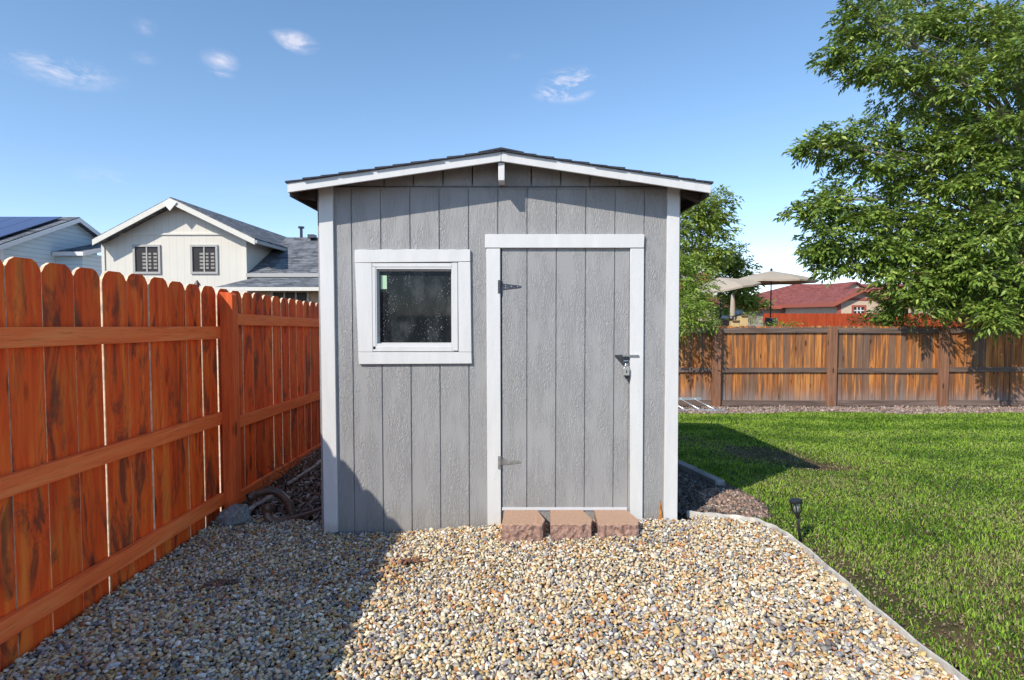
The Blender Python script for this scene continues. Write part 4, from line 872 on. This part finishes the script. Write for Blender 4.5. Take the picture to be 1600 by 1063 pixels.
for k in range(5):
    for j in range(2):
        s0 = .4 + j*2.0; s1_ = s0 + 1.95; f = lambda s_: (yF + s_*(yR-yF)/4.9, zF + s_*(zRg-zF)/4.9 + .16)
        (a, za), (b_, zb2) = f(s0), f(s1_); xa_ = OX-.45-k*1.05
        MB().prism([(xa_, a, za), (xa_, b_, zb2), (xa_, b_, zb2-.04), (xa_, a, za-.04)], (-1.02, 0, 0)).build('solar_panel', M['solar'], bh)
# small lean-to bay
ya = 27.2; xb = gx_(133, ya); zbay = zz(394, ya)
MB().box(WX+.003, xb-.1, ya+.1, ya+3.4, 0, zbay-.03).build('bay_wall', M['blue'], bh)
MB().prism([(WX+.001, ya-.1, zbay), (WX+.001, ya+3.3, zbay+.85), (WX+.001, ya+3.3, zbay+.70), (WX+.001, ya-.1, zbay-.12)], (xb-WX+.12, 0, 0)).build('bay_roof', M['sh_grey'], bh)
MB().prism([(xb+.123, ya-.12, zbay+.0), (xb+.123, ya+3.3, zbay+.84), (xb+.123, ya+3.3, zbay+.66), (xb+.123, ya-.12, zbay-.18)], (.03, 0, 0)).build('fascia', M['white_far'], bh)
MB().box(WX+.05, xb+.12, ya-.15, ya-.103, zbay-.18, zbay+.0).build('fascia', M['white_far'], bh)

# red roofed house
D = 48.0; rh = thing('house', (gx_(1306, D)+3, D+8, -.5), 'beige house with maroon roof, red trim and a small gabled wing behind the red fence', 'house')
xc = gx_(1308, D); ax_ = gx_(1345, D); xr_ = 2*ax_ - xc; za_ = zz(450, D-.4); xe0 = gx_(1304, D-.4); ze_ = zz(473, D-.4); xe1 = 2*ax_ - xe0; YB = 57.2
rzf = lambda x: za_ - abs(x-ax_)*(za_-ze_)/(ax_-xe0)
MB().prism([(xc, D, -.5), (xr_, D, -.5), (xr_, D, rzf(xr_)-.1), (ax_, D, za_-.1), (xc, D, rzf(xc)-.1)], (0, YB-D, 0)).build('wall', M['stucco'], rh)
for xo_ in (xe0, xe1):
    MB().prism([(xo_, D-.37, ze_-.1), (ax_, D-.37, za_-.1), (ax_, D-.37, za_+.03), (xo_, D-.37, ze_+.03)], (0, YB+2-D, 0)).build('wing_roof', M['sh_red'], rh)
    MB().prism([(xo_, D-.373, ze_-.28), (ax_, D-.373, za_-.28), (ax_, D-.373, za_-.0), (xo_, D-.373, ze_-.0)], (0, -.06, 0)).build('rake', M['trim_red'], rh)
MB().box(xe0-.06, xe0-.003, D-.37, YB, ze_-.32, ze_+.02).build('fascia', M['trim_red'], rh)
MB().box(xc, xr_, D-.05, D-.003, zz(469.5, D), zz(466, D)).build('gable_band', M['trim_red'], rh)
MB().box(xc-.05, xc+.25, D-.05, D-.003, -.5, zz(470, D)).build('corner_board', M['trim_red'], rh)
window(rh, gx_(1333, D), gx_(1349, D), zz(491, D), zz(480, D), D, M['trim_red'], M['glass_dark'], .16, 0)
mb = MB(); wa, wb_, wc, wd_ = gx_(1333, D), gx_(1349, D), zz(491, D), zz(480, D)
for k in range(1, 3): mb.box(wa+(wb_-wa)*k/3-.04, wa+(wb_-wa)*k/3+.04, D-.04, D-.015, wc, wd_)
mb.box(wa, wb_, D-.045, D-.016, (wc+wd_)/2-.04, (wc+wd_)/2+.04); mb.build('muntins', M['white_far'], rh)
D2 = 57.0; xl_ = gx_(1157, D2); el = zz(478, D2); rl = zz(444, 62); xr2 = gx_(1240, 62)
MB().box(xl_+.6, 48, D2+.6, 67, -.5, el-.02).build('main_wall', M['taupe'], rh)
MB().add([(xl_, D2, el), (50, D2, el), (50, 67.5, el), (xl_, 67.5, el), (xr2, 62, rl), (44, 62, rl), (xl_, D2, el-.25), (50, D2, el-.25), (50, 67.5, el-.25), (xl_, 67.5, el-.25)],
         [(0,1,5,4), (1,2,5), (2,3,4,5), (3,0,4), (0,6,7,1), (1,7,8,2), (2,8,9,3), (3,9,6,0), (6,9,8,7)]).build('main_roof', M['sh_red'], rh)
MB().box(xl_-.05, 50, D2-.06, D2-.003, el-.3, el+.03).build('fascia', M['trim_red'], rh)
gp = P(1336, 441, 56); MB().prism([(gp.x-1.6, 56, gp.z-1.0), (gp.x+1.6, 56, gp.z-1.0), (gp.x, 56, gp.z-.1)], (0, 5, 0)).build('dormer', M['stucco'], rh)
for s_ in (-1, 1): MB().prism([(gp.x+s_*1.9, 55.7, gp.z-1.19), (gp.x, 55.7, gp.z-.08), (gp.x, 55.7, gp.z+.06), (gp.x+s_*1.9, 55.7, gp.z-1.05)], (0, 6, 0)).build('dormer_roof', M['sh_red'], rh)
# beige house behind big tree
D = 38; g2h = thing('house', (gx_(1500, D), D, -.5), 'tall beige stucco house half hidden behind the big leafy tree', 'house')
xa1, xb1 = gx_(1474, D), gx_(1690, D); zt1 = zz(425, D); xm1 = (xa1+xb1)/2; zp1 = zz(395, D)
MB().prism([(xa1, D, -.5), (xb1, D, -.5), (xb1, D, zt1), (xm1, D, zp1), (xa1, D, zt1)], (0, 3.4, 0)).build('wall', M['stucco'], g2h)
for xo_ in (xa1-.5, xb1+.5):
    k_ = (zp1-zt1)/(xm1-xa1); MB().prism([(xo_, D-.5, zt1-.5*k_+.02), (xm1, D-.5, zp1+.02), (xm1, D-.5, zp1+.2), (xo_, D-.5, zt1-.5*k_+.2)], (0, 4.3, 0)).build('roof', M['sh_red'], g2h)
window(g2h, gx_(1500, D), gx_(1526, D), zz(470, D), zz(435, D), D, M['trim_cream'], M['glass_dark'], .1, 1)
window(g2h, gx_(1560, D), gx_(1590, D), zz(470, D), zz(435, D), D, M['trim_cream'], M['glass_dark'], .1, 1)
# house with chimney
D = 40; chh = thing('house', (gx_(1100, D), D, -.5), 'house with cream chimney trimmed in red showing among the trees right of the shed', 'house')
c0, c1 = gx_(1086, D), gx_(1128, D); ztc = zz(402, D)
MB().box(gx_(960, D), gx_(1135, D), D+.5, D+7, -.5, 2.2).build('wall', M['stucco'], chh)
MB().prism([(gx_(955, D), D-.1, 2.2), (gx_(955, D), D+3.8, 4.0), (gx_(955, D), D+7.6, 2.2)], (gx_(1140, D)-gx_(955, D), 0, 0)).build('roof', M['sh_red'], chh)
chm = MB().box(c0, c1, D+1, D+2.3, 2.25, ztc).build('chimney', M['trim_cream'], chh)
MB().box(c0-.1, c1+.1, D+.9, D+2.4, ztc+.002, ztc+.22).build('chimney_trim', M['trim_red'], chm)
MB().box(c0+.2, c1-.5, D+.94, D+.997, 2.6, ztc-1.0).build('chimney_trim', M['trim_red'], chm)
MB().lathe(((c0*.55+c1*.45), D+1.6, ztc+.222), [(.22, 0), (.22, .42), (.28, .44), (.28, .52)], 14).build('chimney_pot', M['white_far'], chm)

# ------------------------------------------------------------ trees
def leafmat(name, c1, c2, c3, trans=.35):
    t = NT(name, .42, .45); i = t.island(); t.col(t.ramp(i, [(0, c1), (.45, c2), (.85, c2), (1, c3)]))
    tl = t.n.new('ShaderNodeBsdfTranslucent'); t.l.new(t.ramp(i, [(0, [q*1.5 for q in c1]), (1, [q*1.3 for q in c3])]), tl.inputs[0])
    mx = t.n.new('ShaderNodeMixShader'); mx.inputs[0].default_value = trans; t.l.new(t.b.outputs[0], mx.inputs[1]); t.l.new(tl.outputs[0], mx.inputs[2]); t.l.new(mx.outputs[0], t.n['Material Output'].inputs[0]); return t.m
M['leaf_ash'] = leafmat('ash_leaf', (.060,.115,.016), (.19,.285,.045), (.50,.56,.14), .22)
M['leaf_far'] = leafmat('far_leaf', (.13,.20,.035), (.26,.35,.06), (.42,.48,.11))
M['leaf_light'] = leafmat('light_leaf', (.09,.16,.02), (.24,.36,.05), (.44,.52,.10))
def curve_pts(a, b_, sag, n=6, wob=.1):
    a = Vector(a); b_ = Vector(b_); Lg = (b_-a).length; o = []
    off = Vector((R.uniform(-1,1), R.uniform(-1,1), R.uniform(-.3,1)))*Lg*wob
    for i in range(n+1):
        f = i/n; o.append(a.lerp(b_, f) + off*math.sin(f*math.pi) + Vector((0,0,1))*sag*math.sin(f*math.pi)*Lg + Vector((R.uniform(-1,1), R.uniform(-1,1), R.uniform(-1,1)))*Lg*.012*(0 < i < n))
    return o
def tree(name, label, base, top, tr, lobes, mat, leaf, twigs, sprays, per=7, spread=.2, group=None, cat='tree', twigr=.30, droop=.3, lim=.05, wfac=.17):
    """lobes: (centre Vector, (rx, ry, rz))"""
    o = thing(name, base, label, cat, group); base = Vector(base); top = Vector(top)
    tp = curve_pts(base - Vector((0,0,.1)), top, 0, 7, .03); tk = MB(); tk.tube(tp, [tr*(1-.75*i/7) for i in range(8)], 10); bm_ = MB(); cs, ds = [], []
    for c, r_ in lobes:
        c = Vector(c); f = min(1, max(.2, ((c.z - base.z)/(top.z-base.z))*.72)) if top.z > base.z else .5
        st = tp[min(7, int(f*7))]; lp = curve_pts(st, c, .06, 6, .07); r0 = tr*.36*(1-.5*f)
        bm_.tube(lp, [max(.006, r0*(1-.8*i/6)) for i in range(7)], 6)
        nt_ = max(3, int(twigs*(r_[0]*r_[1]*r_[2])**(1/3)))
        for k in range(nt_):
            while True:
                e = Vector((R.uniform(-1,1), R.uniform(-1,1), R.uniform(-1,1)))
                if .25 < e.length < 1: break
            te = c + Vector((e.x*r_[0], e.y*r_[1], e.z*r_[2])); sp = lp[R.randint(3, 6)]
            if k % 2 == 0 or (te-sp).length > lim*12: bm_.tube(curve_pts(sp, te, .04, 3, .08), [.010*tr/.25+.004, .007, .005, .003], 4)
            ns = max(2, int(sprays*R.uniform(.7, 1.3)))
            outd = (te - sp).normalized()
            g = NR.normal(0, 1, (ns, 3)); g /= np.linalg.norm(g, axis=1, keepdims=True); g *= (NR.rand(ns, 1)**.45)*twigr*np.array([1.25, 1.25, .6])
            cs.append(np.array(te) + g); dd = g/twigr*.9 + np.array(outd)*.6 + NR.normal(0, .3, (ns,3)); dd[:,2] -= .1; ds.append(dd)
    tk.build('trunk', M['bark'], o, smooth=True); bm_.build('branches', M['bark'], o, smooth=True, recalc=False)
    V, Fq = leaves(np.concatenate(cs), np.concatenate(ds), leaf, per, spread, droop, wfac); V = V - np.array(base)
    lv = npmesh('crown', V, Fq, None, mat, False); lv.parent = o; print(label[:30], 'leaf tris', len(Fq)); return o
def LB(px, py, Y, rx, ry, rd=None):
    k = Y/FPX; return (P(px, py, Y), (rx*k, (rd if rd else rx*k*.9), ry*k))
LOB = [(1345,25,13.0,32,30),(1308,80,12.9,20,26),(1385,55,13.2,50,42),(1450,25,13.6,55,40),(1362,108,12.9,36,20),(1440,108,13.0,46,24),(1520,40,13.2,60,50),(1580,100,12.6,50,46),(1505,130,12.6,44,34),(1475,182,13.3,45,16),
  (1268,229,12.9,26,10),(1300,222,13.0,34,20),(1360,215,13.1,38,24),(1425,225,13.2,40,24),(1500,225,12.6,40,30),(1570,200,12.2,40,34),(1345,262,13.0,38,18),(1405,285,13.2,42,22),
  (1272,323,12.9,26,12),(1305,312,13.0,34,22),(1290,362,12.9,34,24),(1350,345,13.0,42,28),(1288,392,12.9,22,16),(1328,390,13.0,38,18),(1385,395,12.8,38,28),(1306,418,12.9,22,9),(1362,412,13.0,22,12),(1410,440,12.5,30,26),(1404,482,12.95,22,20),(1438,470,12.3,26,22),
  (1430,335,13.0,40,30),(1490,290,12.8,44,30),(1550,280,12.4,44,36),(1480,350,12.6,40,30),(1450,395,12.6,36,26),(1525,375,12.2,42,32),(1585,350,12.0,40,40),(1540,430,12.1,44,30),(1590,440,11.7,30,34),(1500,415,12.5,22,20),
  (1570,495,11.6,28,14),(1535,482,11.9,22,12),(1475,440,12.3,18,16),(1530,440,13.6,60,40),(1470,400,13.8,50,36),(1590,470,12.9,36,30),(1500,470,13.4,34,20),(1560,60,14.8,80,60),(1480,250,14.8,90,70),(1560,380,14.6,80,80),(1430,130,14.5,70,60),(1400,340,14.2,50,50),(1600,240,14,70,90),(1640,100,13,60,80),(1660,300,12.4,60,70),(1650,430,12,50,50)]
lob = [LB(a, b_, Y, rx, ry) for a, b_, Y, rx, ry in LOB]
for k in range(26):
    a = R.uniform(0, 2*math.pi); rr = R.uniform(1.5, 5.4); z_ = R.uniform(2.8, 12.0); c_ = Vector((13.2 + rr*math.cos(a), 14.2 + rr*math.sin(a)*.7, z_))
    if c_.x/c_.y*FPX + 800 > 1660 or c_.z > 9.8: lob.append((c_, (1.2, 1.2, .8)))
tree('shade_tree', 'big leafy shade tree with narrow leaflets overhanging the weathered fence at the right', (13.0, 14.2, -.5), (12.6, 14.0, 10.8), .28, lob, M['leaf_ash'], .13, 23, 19, 7, .17, twigr=.28, wfac=.2)
# small tree behind the shed
sl_ = [LB(1060, 420, 13.3, 20, 20), LB(1085, 445, 13.2, 26, 22), LB(1070, 478, 13.1, 32, 22), LB(1030, 440, 13.4, 40, 40), LB(1085, 500, 12.9, 26, 12), LB(990, 430, 13.6, 50, 50), LB(1050, 500, 12.3, 26, 14), LB(1066, 480, 12.35, 20, 12)]
tree('small_tree', 'young bright green tree growing between the shed and the weathered fence', (3.5, 13.2, -.5), (3.5, 13.2, 2.4), .07, sl_, M['leaf_light'], .105, 40, 10, 7, .17)
fl = [LB(1075, 345, 27, 24, 34), LB(1100, 330, 27, 26, 26), LB(1125, 318, 27, 12, 18), LB(1118, 352, 27, 22, 18), LB(1060, 380, 27, 30, 30), LB(1110, 385, 27, 26, 22), LB(1020, 370, 28, 40, 50), LB(1085, 405, 27, 30, 22), LB(1070, 470, 27, 34, 40)]
tree('far_tree', 'tall mid green tree rising beyond the roofs just right of the shed', (gx_(1075, 27), 27, -.5), (gx_(1080, 27), 27, 5.2), .16, fl, M['leaf_far'], .20, 27, 11, 6, .28, twigr=.5, wfac=.24)
fl = [LB(1150, 400, 30, 10, 14), LB(1135, 418, 30, 14, 16), LB(1160, 425, 30, 14, 20), LB(1140, 445, 30, 24, 20), LB(1165, 455, 30, 16, 16), LB(1150, 480, 30, 26, 20), LB(1178, 478, 30, 14, 10)]
tree('far_tree', 'narrow pointed green tree behind the tilted tan umbrella', (gx_(1150, 30), 30, -.5), (gx_(1150, 30), 30, 4.3), .12, fl, M['leaf_far'], .19, 30, 13, 6, .25, twigr=.4, wfac=.24)
def shrub(px, py, Y, rx, ry, mat, label, leaf=.08, tw=26, name='shrub'):
    b_ = (gx_(px, Y), Y, -.5); k = Y/FPX
    tree(name, label, b_, (b_[0], Y, zz(py, Y)), .03, [LB(px, py, Y, rx, ry), LB(px-rx*.5, py+ry*.5, Y, rx*.6, ry*.7), LB(px+rx*.5, py+ry*.5, Y, rx*.6, ry*.7)], mat, leaf, tw, 6, 6, .12, cat='shrub', twigr=.2)
shrub(1222, 507, 14.5, 16, 12, M['leaf_light'], 'small yellow green shrub peeking over the weathered fence')
shrub(1370, 497, 15, 34, 16, M['leaf_ash'], 'rounded green shrub behind the fence under the tip of the big tree')
shrub(1420, 500, 15.5, 34, 18, M['leaf_far'], 'darker shrub behind the fence below the beige house')
shrub(1510, 488, 15.2, 50, 30, M['leaf_far'], 'large dark shrub behind the fence at the right under the shade tree')
shrub(1172, 492, 22, 10, 8, M['leaf_far'], 'little dark green shrub beyond the cardboard boxes')
